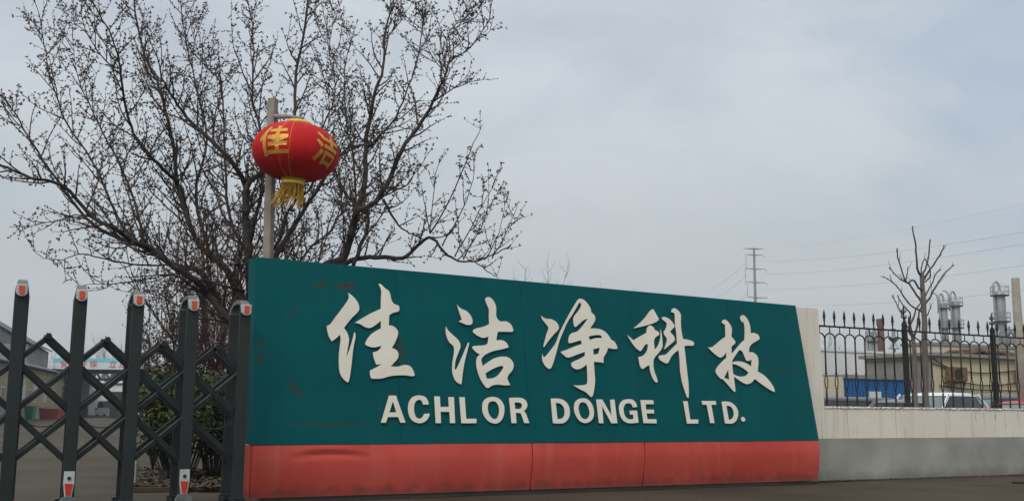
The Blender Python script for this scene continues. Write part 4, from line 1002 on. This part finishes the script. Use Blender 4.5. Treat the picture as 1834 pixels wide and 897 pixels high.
# bins, containers
p = gnd(53, 752); p = Vector((p.x, p.y, 0)); bn = empty('wheelie_bin', p, 'green plastic bin against the cream building', 'bin')
mb = MB(); h = 1.0
mb.add([(-.24, -.22, .05), (.24, -.22, .05), (.24, .22, .05), (-.24, .22, .05), (-.33, -.3, .95), (.33, -.3, .95), (.33, .3, .95), (-.33, .3, .95)], [(3, 2, 1, 0), (4, 5, 6, 7), (0, 1, 5, 4), (1, 2, 6, 5), (2, 3, 7, 6), (3, 0, 4, 7)])
obj('body', mb, M['binegreen'], bn, local=True); mb = MB(); mb.box((0, 0, 1.0), (.72, .68, .07)); obj('lid', mb, M['binegreen'], bn, local=True, bevel=.02)
p = gnd(92, 751); p = Vector((p.x, p.y, 0)); rb = empty('red_skip', p, 'low dark red steel skip beside the canopy column', 'skip')
mb = MB(); mb.add([(-.65, -.5, .04), (.65, -.5, .04), (.65, .5, .04), (-.65, .5, .04), (-.75, -.6, .85), (.72, -.6, .75), (.72, .6, .75), (-.75, .6, .85)], [(3, 2, 1, 0), (4, 5, 6, 7), (0, 1, 5, 4), (1, 2, 6, 5), (2, 3, 7, 6), (3, 0, 4, 7)])
obj('tub', mb, M['skipred'], rb, local=True); mb = MB(); mb.box((0, -.6, .78), (1.5, .06, .06)); mb.box((0, .6, .78), (1.5, .06, .06)); obj('rim', mb, M['skipred'], rb, local=True)
p = gnd(30, 753); p = Vector((p.x, p.y, 0)); rb = empty('red_barrel', p, 'small red drum between the first two gate uprights near the cream building', 'drum')
mb = MB(); mb.lathe([(.28, 0), (.29, .02), (.28, .28), (.30, .3), (.28, .32), (.28, .6), (.3, .62), (.26, .64)], (0, 0, 0), 14); obj('shell', mb, M['skipred'], rb, local=True)
# dark container / lorry box
p = gnd(208, 751); bx = empty('dark_container', Vector((p.x, p.y, 0)), 'tall dark steel container beside the white car in the yard', 'container')
mb = MB(); mb.box((0, 1.5, 1.13), (1.1, 3, 2.05)); obj('body', mb, M['darkbox'], bx, local=True, bevel=.03); bx['label'] = 'tall dark steel container beside the small white car in the yard'
mb = MB()
for k in range(6): mb.box((-.45+.18*k, -.02, 1.13), (.05, .05, 1.9))
obj('door_ribs', mb, M['black'], bx, local=True)
# far white wall panel behind car
p = gnd(176, 740); 
wb = box_building('white_shed', 'pale grey shed behind the white car deep in the yard', Vector((atY(163, 700, 126).x, 126, 0)), Vector((1, 0, 0)), 9, 3, 3.6, M['whitewall'], M['blue'], .2)

def bx_l(px, Y): p = atY(px, 700, Y); return Vector((p.x, p.y, 0))
def car(name, label, loc, rz, paint, glass, L_=4.5, W_=1.8, H_=1.45, kind='sedan', wind=None, group=None):
    c = empty(name, loc, label, 'car', group, rz=rz)
    hb = .82*H_/1.45
    # lower body from side profile, x forward
    if kind == 'suv': gh = [(-.48, 0), (-.44, 1), (.10, 1), (.27, 0)]
    elif kind == 'van': gh = [(-.49, 0), (-.47, 1), (.28, 1), (.42, 0)]
    else: gh = [(-.40, 0), (-.24, 1), (.08, 1), (.25, 0)]
    prof = [(-.49, .25), (-.5, .5), (-.485, hb*.98), (-.40, hb*1.02), (.25, hb), (.40, hb*.9), (.48, hb*.72), (.5, .45), (.485, .22)]
    mb = MB(); n = len(prof); secs = []
    for yy, k in ((-.5, .0), (-.46, 1), (0, 1), (.46, 1), (.5, .0)):
        secs.append([Vector((x*L_*(1 if k else .985), yy*W_, z if k else (z*.92+.03))) for x, z in prof])
    for s_ in secs: mb.v += [tuple(v) for v in s_]
    for i in range(4):
        for k in range(n): mb.f.append((i*n+k, i*n+(k+1) % n, (i+1)*n+(k+1) % n, (i+1)*n+k))
    mb.f.append(tuple(range(n))); mb.f.append(tuple(4*n+k for k in range(n))[::-1])
    body = obj('body', mb, paint, c, local=True, bevel=.02, smooth=False)
    # greenhouse, rounded loft
    def ring(z, x0, x1, wy):
        pts = []; m = 28
        for k in range(m):
            a = 2*math.pi*k/m; cx_ = (x0+x1)/2; ex = math.copysign(abs(math.cos(a))**.35, math.cos(a)); ey = math.copysign(abs(math.sin(a))**.35, math.sin(a))
            pts.append((cx_+(x1-x0)/2*ex, wy*ey, z))
        return pts
    zb, zt = hb*.97, H_
    x0b, x0t, x1t, x1b = [q[0]*L_ for q in gh]
    levels = [(0, 0), (.2, .2), (.5, .5), (.78, .80), (.92, .95)]
    mg = MB(); rings = []
    for t, u_ in levels:
        rings.append(ring(zb+(zt-zb)*t, x0b+(x0t-x0b)*u_, x1b+(x1t-x1b)*u_, W_*(.455-.075*u_)))
    m = 28
    for q in rings: mg.v += q
    for i in range(len(rings)-1):
        for k in range(m): mg.f.append((i*m+k, i*m+(k+1) % m, (i+1)*m+(k+1) % m, (i+1)*m+k))
    fs = mg.f; mg.f = [q for q in fs if not (q[0] % m in (24, 25, 26, 27, 0, 1, 2, 3))]
    mws = MB(); mws.v = list(mg.v); mws.f = [q for q in fs if q[0] % m in (24, 25, 26, 27, 0, 1, 2, 3)]
    
    for q_ in (mg, mws):
        us = sorted({i for f in q_.f for i in f}); mp2 = {a: b for b, a in enumerate(us)}; q_.v = [q_.v[i] for i in us]; q_.f = [tuple(mp2[i] for i in f) for f in q_.f]
    gobj = obj('glasshouse', mg, glass, c, local=True, smooth=True); obj('windscreen', mws, M['glassgreen'], c, local=True, smooth=True)
    mr_ = MB(); rr = [ring(zb+(zt-zb)*.88, x0b+(x0t-x0b)*.9-.02, x1b+(x1t-x1b)*.9+.02, W_*.395), ring(zb+(zt-zb)*.95, x0b+(x0t-x0b)*.97, x1b+(x1t-x1b)*.97, W_*.37), ring(zt-.005, x0t+.15, x1t-.15, W_*.31), ring(zt+.012, x0t+.5, x1t-.5, W_*.18)]
    for q in rr: mr_.v += q
    for i in range(3):
        for k in range(m): mr_.f.append((i*m+k, i*m+(k+1) % m, (i+1)*m+(k+1) % m, (i+1)*m+k))
    mr_.f.append(tuple(3*m+k for k in range(m)))
    obj('roof', mr_, paint, c, local=True, smooth=True)
    for sg in (-1, 1):
        for (u0, u1) in ((x1b-.06, x1t-.02), (x0b+.05, x0t+.06)):
            mp_ = MB(); mp_.bar((u0, sg*W_*.452, zb), (u1, sg*W_*.392, zt-.05), .07, .03, (0, 1, 0)); obj('pillar', mp_, paint, c, local=True)
        mm = MB(); mm.box((x1b-.28, sg*(W_/2+.04), zb+.08), (.12, .2, .13)); obj('wing_mirror', mm, paint, c, local=True, bevel=.03)
        for fx in (.31, -.31):
            mw = MB(); mw.lathe([(.2, -.1), (.31, -.1), (.33, -.06), (.33, .06), (.31, .1), (.2, .1)], (fx*L_, sg*(W_/2-.11), .33), 20, Matrix.Rotation(R(90), 3, 'X')); wh = obj('wheel', mw, M['rubber'], c, local=True)
            mw = MB(); mw.lathe([(.2, -.11), (.19, .11)], (fx*L_, sg*(W_/2-.11), .33), 14, Matrix.Rotation(R(90), 3, 'X')); obj('rim', mw, M['silver_plastic'], wh, local=True)
        mh = MB(); mh.box((.468*L_, sg*W_*.36, hb*.74), (.16, .34, .14)); obj('headlight', mh, M['silver_plastic'], c, local=True, bevel=.02)
        mh = MB(); mh.box((-.487*L_, sg*W_*.36, hb*.86), (.08, .3, .16)); obj('tail_light', mh, M['redref'], c, local=True, bevel=.02)
    mh = MB(); mh.box((.49*L_, 0, .5), (.06, W_*.5, .16)); obj('grille', mh, M['black'], c, local=True)
    return c
p = gnd(195, 746); car('parked_car', 'small white car parked deep in the yard, its rear window towards the gate', (p.x, p.y, 0), R(97), M['white_paint'], M['glass'], 4.3, 1.75, 1.55, 'suv')
p = bx_l(134, 96); bb = tag(obj('threshold_beam', MB().box(p+Vector((2.4, 0, .08)), (4.6, .3, .15)), M['black']), 'low dark beam across the yard entrance under the canopy', 'barrier')
# low white wall and booth seen between the bush and the sign
p = atY(398, 700, 24); p.z = 0
box_building('guard_booth', 'small cream booth glimpsed between the bush and the sign', Vector((atY(388, 700, 25).x, 25, 0)), Vector((1, .1, 0)), 2.2, 2, 2.2, M['cream2'], M['whitewall'], .1)
wq = atY(372, 700, 21); wf = empty('white_barrier', (wq.x, 21, 0), 'low white panelled barrier behind the thin bush beside the sign', 'barrier', rz=.1)
mb = MB(); mb.box((.6, 0, .55), (1.3, .04, .5)); obj('panel', mb, M['whitewall'], wf, local=True)
for xx in (0, .6, 1.2): mb = MB(); mb.box((xx, 0, .42), (.05, .06, .84)); obj('post', mb, M['galv'], wf, local=True)

# ------------------------------------------------------------------ right: buildings, shed, towers
def bx_at(px, Y): p = atY(px, 700, Y); return Vector((p.x, p.y, 0))
K0 = bx_at(1672, 38.0); hC = atY(1672, 631, 38).z
cb = box_building('flat_roof_building', 'cream flat roofed building with a grey cement side and an outdoor unit on its wall', K0, ST, 26, 3.1, hC-.13, M['creamr'], M['greywall'], .18)
mb = MB(); mb.box((-.012, 1.55, (hC-.2)/2), (.03, 3.12, hC-.22)); obj('cement_side', mb, M['greywall'], cb, local=True)
box_building('cream_rear_building', 'slightly higher cream block behind the flat roofed cream building', bx_at(1668, 43.5), ST, 26, 1.4, atY(1700, 617, 45.5).z-.15, M['cream2'], M['greywall'], .05)
random.seed(9)
mb = MB()
for k in range(40): mb.box((3.0+random.random()*3.2, .5+random.random()*1.0, hC+.10+random.random()*.10), (.5*random.random()+.2, .4, .08), Matrix.Rotation(random.random()*3, 3, 'Z') @ Matrix.Rotation(random.uniform(-.4, .4), 3, 'X'))
obj('roof_debris', mb, M['rust'], cb, local=True)
# louvre / wall cables on the cream front
def cbl(px, py, Y=38):  # point on front plane, local coords
    q = onp(px, py, K0, SN)-K0; return Vector((q.dot(ST), -.05, q.z))
for (pts, sag) in [([(1664, 648), (1700, 660), (1760, 668), (1834, 662)], 0), ([(1680, 690), (1740, 697), (1834, 700)], 0), ([(1668, 640), (1690, 655), (1712, 662)], 0), ([(1690, 676), (1760, 690), (1834, 684)], 0)]:
    obj('wall_cable', MB().tube(smooth_path([cbl(*p) for p in pts], 4), .02, 4), M['cable'], cb, local=True)
a = cbl(1690, 662); b = cbl(1712, 678)
acx, acz = (a.x+b.x)/2, (a.z+b.z)/2
ac = empty('outdoor_unit', K0+ST*acx-SN*.3+Vector((0, 0, acz)), 'rusty grey outdoor air unit fixed to the cream wall behind the fence', 'air conditioner', rz=SANG)
mb = MB(); mb.box((0, 0, 0), (.75, .34, .5)); obj('casing', mb, M['rust'], ac, local=True, bevel=.02)
mb = MB(); mb.lathe([(.19, -.01), (.19, .01)], (-.12, -.18, 0), 18, Matrix.Rotation(R(90), 3, 'X')); obj('fan_grille', mb, M['black'], ac, local=True)
mb = MB(); mb.box((-.3, .1, -.3), (.05, .4, .05)); mb.box((.3, .1, -.3), (.05, .4, .05)); obj('bracket', mb, M['rust'], ac, local=True)
mb = MB(); mb.tube(smooth_path([Vector((.38, .1, .1)), Vector((.55, .12, .2)), Vector((.6, .12, -.2)), Vector((.5, .15, -.5))], 4), .03, 6); obj('hose', mb, M['cable'], ac, local=True)
a = cbl(1823, 668)
a2 = empty('outdoor_unit', K0+ST*a.x-SN*.3+Vector((0, 0, a.z-.1)), 'second outdoor air unit on the cream wall at the right edge', 'air conditioner', rz=SANG)
mb = MB(); mb.box((0, 0, 0), (.8, .34, .3)); mb.box((-.36, .0, .5), (.05, .1, .9)); obj('casing', mb, M['rust'], a2, local=True)
# blue shed
B0 = bx_at(1512, 33.5); hB = atY(1512, 672, 33.5).z
bs = box_building('blue_shed', 'low blue sheet metal shed with a white door behind the fence', B0, ST, 3.0, 2, hB-.1, M['blue'], M['greywall'], .06)
mb = MB()
for k in range(20): mb.box((.075+.15*k, -.012, (hB-.1)/2), (.03, .03, hB-.12))
obj('sheet_ribs', mb, M['blue'], bs, local=True)
mb = MB(); da = onp(1566, 706, B0, SN)-B0; mb.box((da.dot(ST), -.03, (atY(1566, 697, 31).z)/2), (.52, .04, atY(1566, 697, 31).z)); obj('door', mb, M['whitewall'], bs, local=True)
C0 = B0-ST*3.2
cf = box_building('pale_sheet_fence', 'pale corrugated sheet hoarding joined to the left side of the blue shed', C0, ST, 3.19, .1, hB-.05, M['cream2'], None, cat='fence')
mb = MB()
for k in range(16): mb.box((.1+.2*k, -.012, hB/2-.03), (.05, .03, hB-.1))
obj('sheet_ribs', mb, M['cream2'], cf, local=True)
# white building behind
box_building('white_building', 'plain white building wall behind the blue shed', bx_at(1440, 56), ST, 9.5, 8, atY(1480, 631, 58).z, M['whitewall'], M['whitewall'], .05)

def column(name, label, px, Y, ytop, wpx_, plats, group, gooseneck=True, two=True):
    p = bx_at(px, Y); r_ = wpx_/2*Y/F; zt = atY(px, ytop, Y).z
    c = empty(name, p, label, 'process tower', group)
    mb = MB(); mb.lathe([(r_, 0), (r_, zt-r_*1.0), (r_*.92, zt-r_*.6), (r_*.6, zt-r_*.2), (r_*.2, zt)], (0, 0, 0), 20); obj('shell', mb, M['galv'], c, local=True, smooth=True)
    for yy in plats:
        z = atY(px, yy, Y).z; mb = MB(); mb.lathe([(r_*1.02, 0), (r_*1.75, 0), (r_*1.75, .06), (r_*1.02, .06)], (0, 0, z), 20); pf = obj('platform', mb, M['black'], c, local=True)
        mb = MB(); hr = .75
        for hh in (.38, .75): mb.tube([(r_*1.72*math.cos(a), r_*1.72*math.sin(a), z+hh) for a in [2*math.pi*k/20 for k in range(21)]], .022, 4)
        for k in range(10): a = 2*math.pi*k/10; mb.tube([(r_*1.72*math.cos(a), r_*1.72*math.sin(a), z), (r_*1.72*math.cos(a), r_*1.72*math.sin(a), z+hr)], .02, 4)
        obj('handrail', mb, M['galv'], pf, local=True)
    if gooseneck:
        mb = MB(); mb.tube(smooth_path([Vector((0, 0, zt-.1)), Vector((0, 0, zt+.35)), Vector((-r_*.6, 0, zt+.7)), Vector((-r_*1.25, 0, zt+.35)), Vector((-r_*1.3, -.1, zt-1.0)), Vector((-r_*1.25, -.1, zt-5))], 5), .09, 8); obj('overhead_pipe', mb, M['galv'], c, local=True, smooth=True)
        if two:
            mb = MB(); mb.tube(smooth_path([Vector((-r_*1.7, 0, zt-1)), Vector((-r_*1.7, 0, zt+.2)), Vector((-r_*2.2, 0, zt+.65)), Vector((-r_*3.1, 0, zt+.75))], 5), .06, 6); obj('vent_pipe', mb, M['galv'], c, local=True, smooth=True)
    return c
column('process_tower', 'left of the twin silver process towers, the slightly shorter one', 1698, 92, 540, 12, (553, 589), 'silver process towers above the cream building')
column('process_tower', 'right of the twin silver process towers, the slightly taller one', 1720, 92, 536, 14, (549, 588), 'silver process towers above the cream building')
column('process_tower', 'tallest silver process tower standing apart at the far right', 1801, 84, 520, 18, (530, 577), 'silver process towers above the cream building', two=False)
p = bx_at(1812, 84); eq = empty('pipe_rack', p, 'dark cluster of pipes and frames at the foot of the tallest silver tower', 'pipe rack')
mb = MB(); random.seed(4)
zb = atY(1812, 607, 84).z
for k in range(5): mb.box((-.9+.5*k, 0, (zb+1.0)/2), (.08, .08, zb+1.0))
for k in range(3): mb.box((.1, 0, zb+.1+.35*k), (2.4, .1, .08))
obj('frame', mb, M['rust'], eq, local=True)
for k in range(4): mb = MB(); mb.tube(smooth_path([Vector((-.9+.4*k, -.2, zb-.6)), Vector((-.9+.4*k, -.2, zb+.4)), Vector((-.5+.4*k, -.2, zb+.75)), Vector((-.1+.4*k, -.2, zb+.3)), Vector((-.1+.4*k, -.2, zb-.6))], 4), .09, 7); obj('pipe', mb, M['galv'], eq, local=True)
for k, (px, yt, wd, lb) in enumerate([(1562, 602, 9, 'left of two short silver vessels beside the brick chimney'), (1573, 604, 9, 'right of two short silver vessels beside the brick chimney')]):
    column('process_vessel', lb, px, 85, yt, wd, (612,), 'short silver vessels by the chimney', two=False)
p = bx_at(1582, 80); ch = empty('brick_chimney', p, 'square dark red brick chimney above the grey cement wall', 'chimney')
zt = atY(1582, 571, 80).z; mb = MB(); mb.add([(-.26, -.26, 0), (.26, -.26, 0), (.26, .26, 0), (-.26, .26, 0), (-.19, -.19, zt-.5), (.19, -.19, zt-.5), (.19, .19, zt-.5), (-.19, .19, zt-.5)], [(3, 2, 1, 0), (4, 5, 6, 7), (0, 1, 5, 4), (1, 2, 6, 5), (2, 3, 7, 6), (3, 0, 4, 7)]); obj('stack', mb, M['brick'], ch, local=True)
mb = MB(); mb.box((0, 0, zt-.25), (.46, .46, .5)); obj('cap', mb, M['brick'], ch, local=True)
p = bx_at(1605, 80); hp = empty('hopper', p, 'grey funnel shaped hopper and duct between the chimney and the pollarded tree', 'hopper')
z_ = atY(1605, 616, 80).z
mb = MB(); mb.lathe([(.1, 0), (.1, z_-.4), (.45, z_-.35), (.12, z_+.1), (.45, z_+.45), (.14, z_+.5), (.14, z_+1.1), (.2, z_+1.15)], (0, 0, 0), 12); obj('body', mb, M['galv'], hp, local=True)
# concrete pole at the right edge
p = bx_at(1831, 26); cpo = empty('utility_pole', p, 'tapered concrete utility pole at the right edge of the view', 'pole')
mb = MB(); mb.lathe([(.14, 0), (.095, atY(1831, 498, 26).z)], (0, 0, 0), 16); obj('shaft', mb, M['concrete_pole'], cpo, local=True, smooth=True)

# parked cars behind the fence
def carpos(px, Y): return bx_at(px, Y)
car('parked_car', 'white car with a pale green windscreen and dark side windows, parked behind the fence', carpos(1668, 27.5), R(214), M['white_paint'], M['glass'], 4.2, 1.8, atY(1660, 703, 27.5).z, 'sedan')
car('parked_car', 'grey car with only its low roof showing above the wall, left of the white car', carpos(1552, 24.5), R(200), M['grey_paint'], M['glass'], 4.5, 1.8, atY(1552, 715, 24.5).z, 'sedan')
car('parked_car', 'dark car parked right behind the white car, mostly hidden by the fence', carpos(1778, 33), R(195), M['dark_paint'], M['glass'], 4.4, 1.75, atY(1775, 709, 33).z, 'suv')
car('parked_car', 'red car at the right edge, just its roof above the wall', carpos(1838, 25.5), R(193), M['red_paint'], M['glass'], 4.2, 1.7, atY(1800, 717, 25.5).z, 'sedan')
car('parked_car', 'dark car at the left end of the row, just its roof showing beside the pier', carpos(1470, 24.0), R(205), M['dark_paint'], M['glass'], 4.2, 1.7, atY(1490, 711, 24).z, 'suv')

# pollarded trees behind the fence
def pollard(name, label, limbs, Y0, seed):
    T = Tree(seed); p = bx_at(limbs[0][0][0][0], Y0); tr = empty(name, p, label, 'tree', 'pollarded trees behind the fence')
    for i, (pts, r0_, r1_, dd) in enumerate(limbs):
        n = len(pts); p3 = [atY(x, y, Y0+dd*(j/(n-1))) for j, (x, y) in enumerate(pts)]
        if i == 0: p3.insert(0, p)
        sp = smooth_path(p3, 4); m = len(sp)
        sp = [q+T.rv()*.006 for q in sp]
        kk = .78 if i else 1; rad = [kk*(r1_+(r0_-r1_)*(1-j/(m-1)))*(1+.18*T.rng.random()) for j in range(m)]
        (T.limbs if i == 0 else T.twigs).tube(sp, rad, 8)
        if i:
            T.twigs.lathe([(.004, -.02), (r1_*1.2, 0), (.004, .02)], sp[-1], 6)
            for j in range(m//3, m-1, 2):
                t = (sp[j+1]-sp[j-1]).normalized()
                if T.rng.random() < .6: T.twigs.tube(T.path(sp[j], (t+T.rv()*.7+Vector((0, 0, .4))), T.rng.uniform(.08, .28), 4, .1, .1), [.007, .006, .005, .004, .003], 4)
            for j in range(2, m-1, 2):
                t = (sp[j+1]-sp[j-1]).normalized(); T.twigs.lathe([(.003, -.02), (rad[j]*1.35, 0), (.003, .02)], sp[j], 6)
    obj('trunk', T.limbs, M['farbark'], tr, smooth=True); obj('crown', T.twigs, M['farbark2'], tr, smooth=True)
M['farbark2'] = mat('pollard_bark', (.055, .042, .038), (.10, .08, .072), rough=.9, scale=8)
pollard('pollarded_tree', 'pruned bare tree with stubby upright branches behind the fence, right of the first fence post',
  [([(1659, 725), (1657, 640), (1655, 560), (1652, 510), (1651, 492)], .056, .044, 0),
   ([(1651, 495), (1643, 480), (1640, 440), (1634, 406)], .028, .014, -.4),
   ([(1652, 492), (1660, 475), (1664, 450), (1665, 430)], .026, .013, .4),
   ([(1655, 500), (1664, 485), (1680, 462), (1691, 441)], .024, .012, -.3),
   ([(1655, 545), (1664, 535), (1675, 515), (1690, 492), (1708, 475)], .028, .012, .5),
   ([(1653, 520), (1645, 515), (1636, 502), (1622, 504), (1608, 460), (1607, 445)], .026, .012, -.6),
   ([(1654, 548), (1642, 528), (1628, 508), (1612, 500), (1593, 480)], .028, .012, .3),
   ([(1622, 504), (1625, 490), (1626, 480)], .015, .010, .2),
   ([(1655, 560), (1640, 552), (1625, 540), (1612, 520), (1598, 505), (1583, 496)], .024, .010, -.2),
   ([(1598, 505), (1594, 494)], .012, .009, .1),
   ([(1657, 530), (1668, 510), (1676, 490), (1685, 483)], .018, .009, .3),
   ([(1652, 500), (1650, 480), (1655, 465)], .02, .012, .2),
   ([(1656, 505), (1666, 495), (1664, 478), (1658, 464)], .018, .01, -.2),
   ([(1658, 570), (1666, 552), (1667, 548)], .014, .008, -.2)], 20.3, 1)
pollard('pollarded_tree', 'thinner pale pruned tree leaning beside the first fence post, left of the larger one',
  [([(1640, 725), (1639, 670), (1637, 620), (1635, 604)], .046, .034, 0),
   ([(1636, 606), (1628, 590), (1636, 570), (1640, 555), (1650, 540)], .028, .014, .2),
   ([(1636, 606), (1642, 585), (1646, 560), (1652, 545)], .026, .014, -.2),
   ([(1634, 606), (1630, 580), (1630, 560), (1618, 548), (1608, 530)], .022, .010, -.3),
   ([(1637, 600), (1625, 585), (1620, 570), (1612, 555), (1598, 530)], .02, .010, .3)], 19.8, 2)

# ------------------------------------------------------------------ pylon and lines
PYY = 220
pb_ = bx_at(1357, PYY); py = empty('transmission_pylon', pb_, 'tall grey tubular power pylon with cross arms rising beyond the sign', 'pylon')
zt = atY(1354, 444, PYY).z
mb = MB(); mb.lathe([(.42, 0), (.24, zt)], (0, 0, 0), 14); obj('mast', mb, M['pylon'], py, local=True, smooth=True)
arms = [446, 457, 482, 506, 533]
lw = [(1336, 1369), (1341, 1367), (1339, 1371), (1342, 1371), (1342, 1375)]
for k, (yy, (xa, xb)) in enumerate(zip(arms, lw)):
    z = atY(1354, yy, PYY).z; a = (xa-1354)*PYY/F; b = (xb-1354)*PYY/F
    mb = MB(); mb.tube([(a, 1.0, z+.3), (0, 0, z), (b, -1.0, z-.1)], [.05, .15, .05], 6); am = obj('cross_arm', mb, M['pylon'], py, local=True)
    if 0 < k < 4: mb = MB(); mb.tube([(a, 1, z+.3), (a, 1, z-3.0)], .05, 5); obj('insulator', mb, M['greywall'], am, local=True); mb = MB(); mb.tube([(b, -1, z-.1), (b+.4, -1, z-.7)], .05, 5); obj('insulator', mb, M['greywall'], am, local=True)
WL = [((1368, 468), (1834, 391), 'topmost'), ((1368, 491), (1834, 412), 'second'), ((1366, 517), (1834, 450), 'third'), ((1366, 545), (1834, 495), 'fourth'), ((1369, 447), (1834, 340), 'thin highest earth')]
k2 = 0
def cable(A, B, sag, r_, lb):
    global k2
    pts = []
    for t in range(31):
        u_ = t/30; p = A.lerp(B, u_); p.z -= sag*4*u_*(1-u_); pts.append(p)
    o = obj('power_line', MB().tube(pts, r_, 4), M['wire']); tag(o, lb, 'power line', 'power lines strung from the pylon')
for a, b, nm in WL:
    A = atY(a[0], a[1], PYY); Bp = atY(b[0], b[1], 120); D = Bp-A; cable(A, A+D*1.5, 1.8, .014 if nm != 'thin highest earth' else .009, nm+' power line running from the pylon to the upper right')
for a, b, nm in [((1339, 468), (1234, 521), 'upper'), ((1338, 492), (1254, 527), 'middle'), ((1341, 518), (1306, 532), 'lower')]:
    A = atY(a[0], a[1], PYY); Bp = atY(b[0], b[1], 420); D = Bp-A; cable(A, A+D*1.2, 3, .022, nm+' power line dropping left from the pylon behind the sign')

# far bare trees peeping over the sign and by the yard
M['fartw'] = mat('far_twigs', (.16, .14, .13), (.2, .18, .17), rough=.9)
FT = [(975, 60, 478, 'thin far bare tree top showing above the middle of the sign'), (1000, 75, 503, 'low far bare tree top just right of the thin one above the sign'), (915, 70, 485, 'far bare tree top at the right foot of the big tree'), (1075, 80, 512, 'faint far bare tree top above the sign, right of its middle'),
      (1120, 85, 519, 'rightmost faint far bare tree top above the sign'), (1485, 95, 598, 'far bare tree above the white wall, seen through the first fence bay'), (1503, 98, 603, 'second far bare tree right of the one above the white wall')]
for k, (px, Y, yt, lb) in enumerate(FT):
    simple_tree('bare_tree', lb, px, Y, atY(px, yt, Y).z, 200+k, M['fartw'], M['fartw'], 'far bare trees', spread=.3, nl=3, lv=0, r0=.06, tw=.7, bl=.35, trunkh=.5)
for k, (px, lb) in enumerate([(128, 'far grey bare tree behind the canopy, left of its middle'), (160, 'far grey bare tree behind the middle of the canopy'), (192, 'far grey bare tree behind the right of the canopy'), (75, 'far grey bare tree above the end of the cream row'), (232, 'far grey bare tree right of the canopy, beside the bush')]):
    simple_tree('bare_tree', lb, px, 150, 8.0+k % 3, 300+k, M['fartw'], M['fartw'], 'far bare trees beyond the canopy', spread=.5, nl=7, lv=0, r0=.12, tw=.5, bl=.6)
print('objects', len(COL.objects))

hm = bpy.data.materials.new('haze'); hm.use_nodes = True; n = hm.node_tree; n.nodes.clear()
ho = n.nodes.new('ShaderNodeOutputMaterial'); pvn = n.nodes.new('ShaderNodeVolumePrincipled'); pvn.inputs['Density'].default_value = .0006; pvn.inputs['Color'].default_value = (.90, .96, 1, 1); pvn.inputs['Anisotropy'].default_value = .2
n.links.new(pvn.outputs[0], ho.inputs['Volume'])
mb = MB(); mb.box((0, 420, 22.5), (1440, 1000, 47)); tag(obj('haze', mb, hm), kind='stuff')
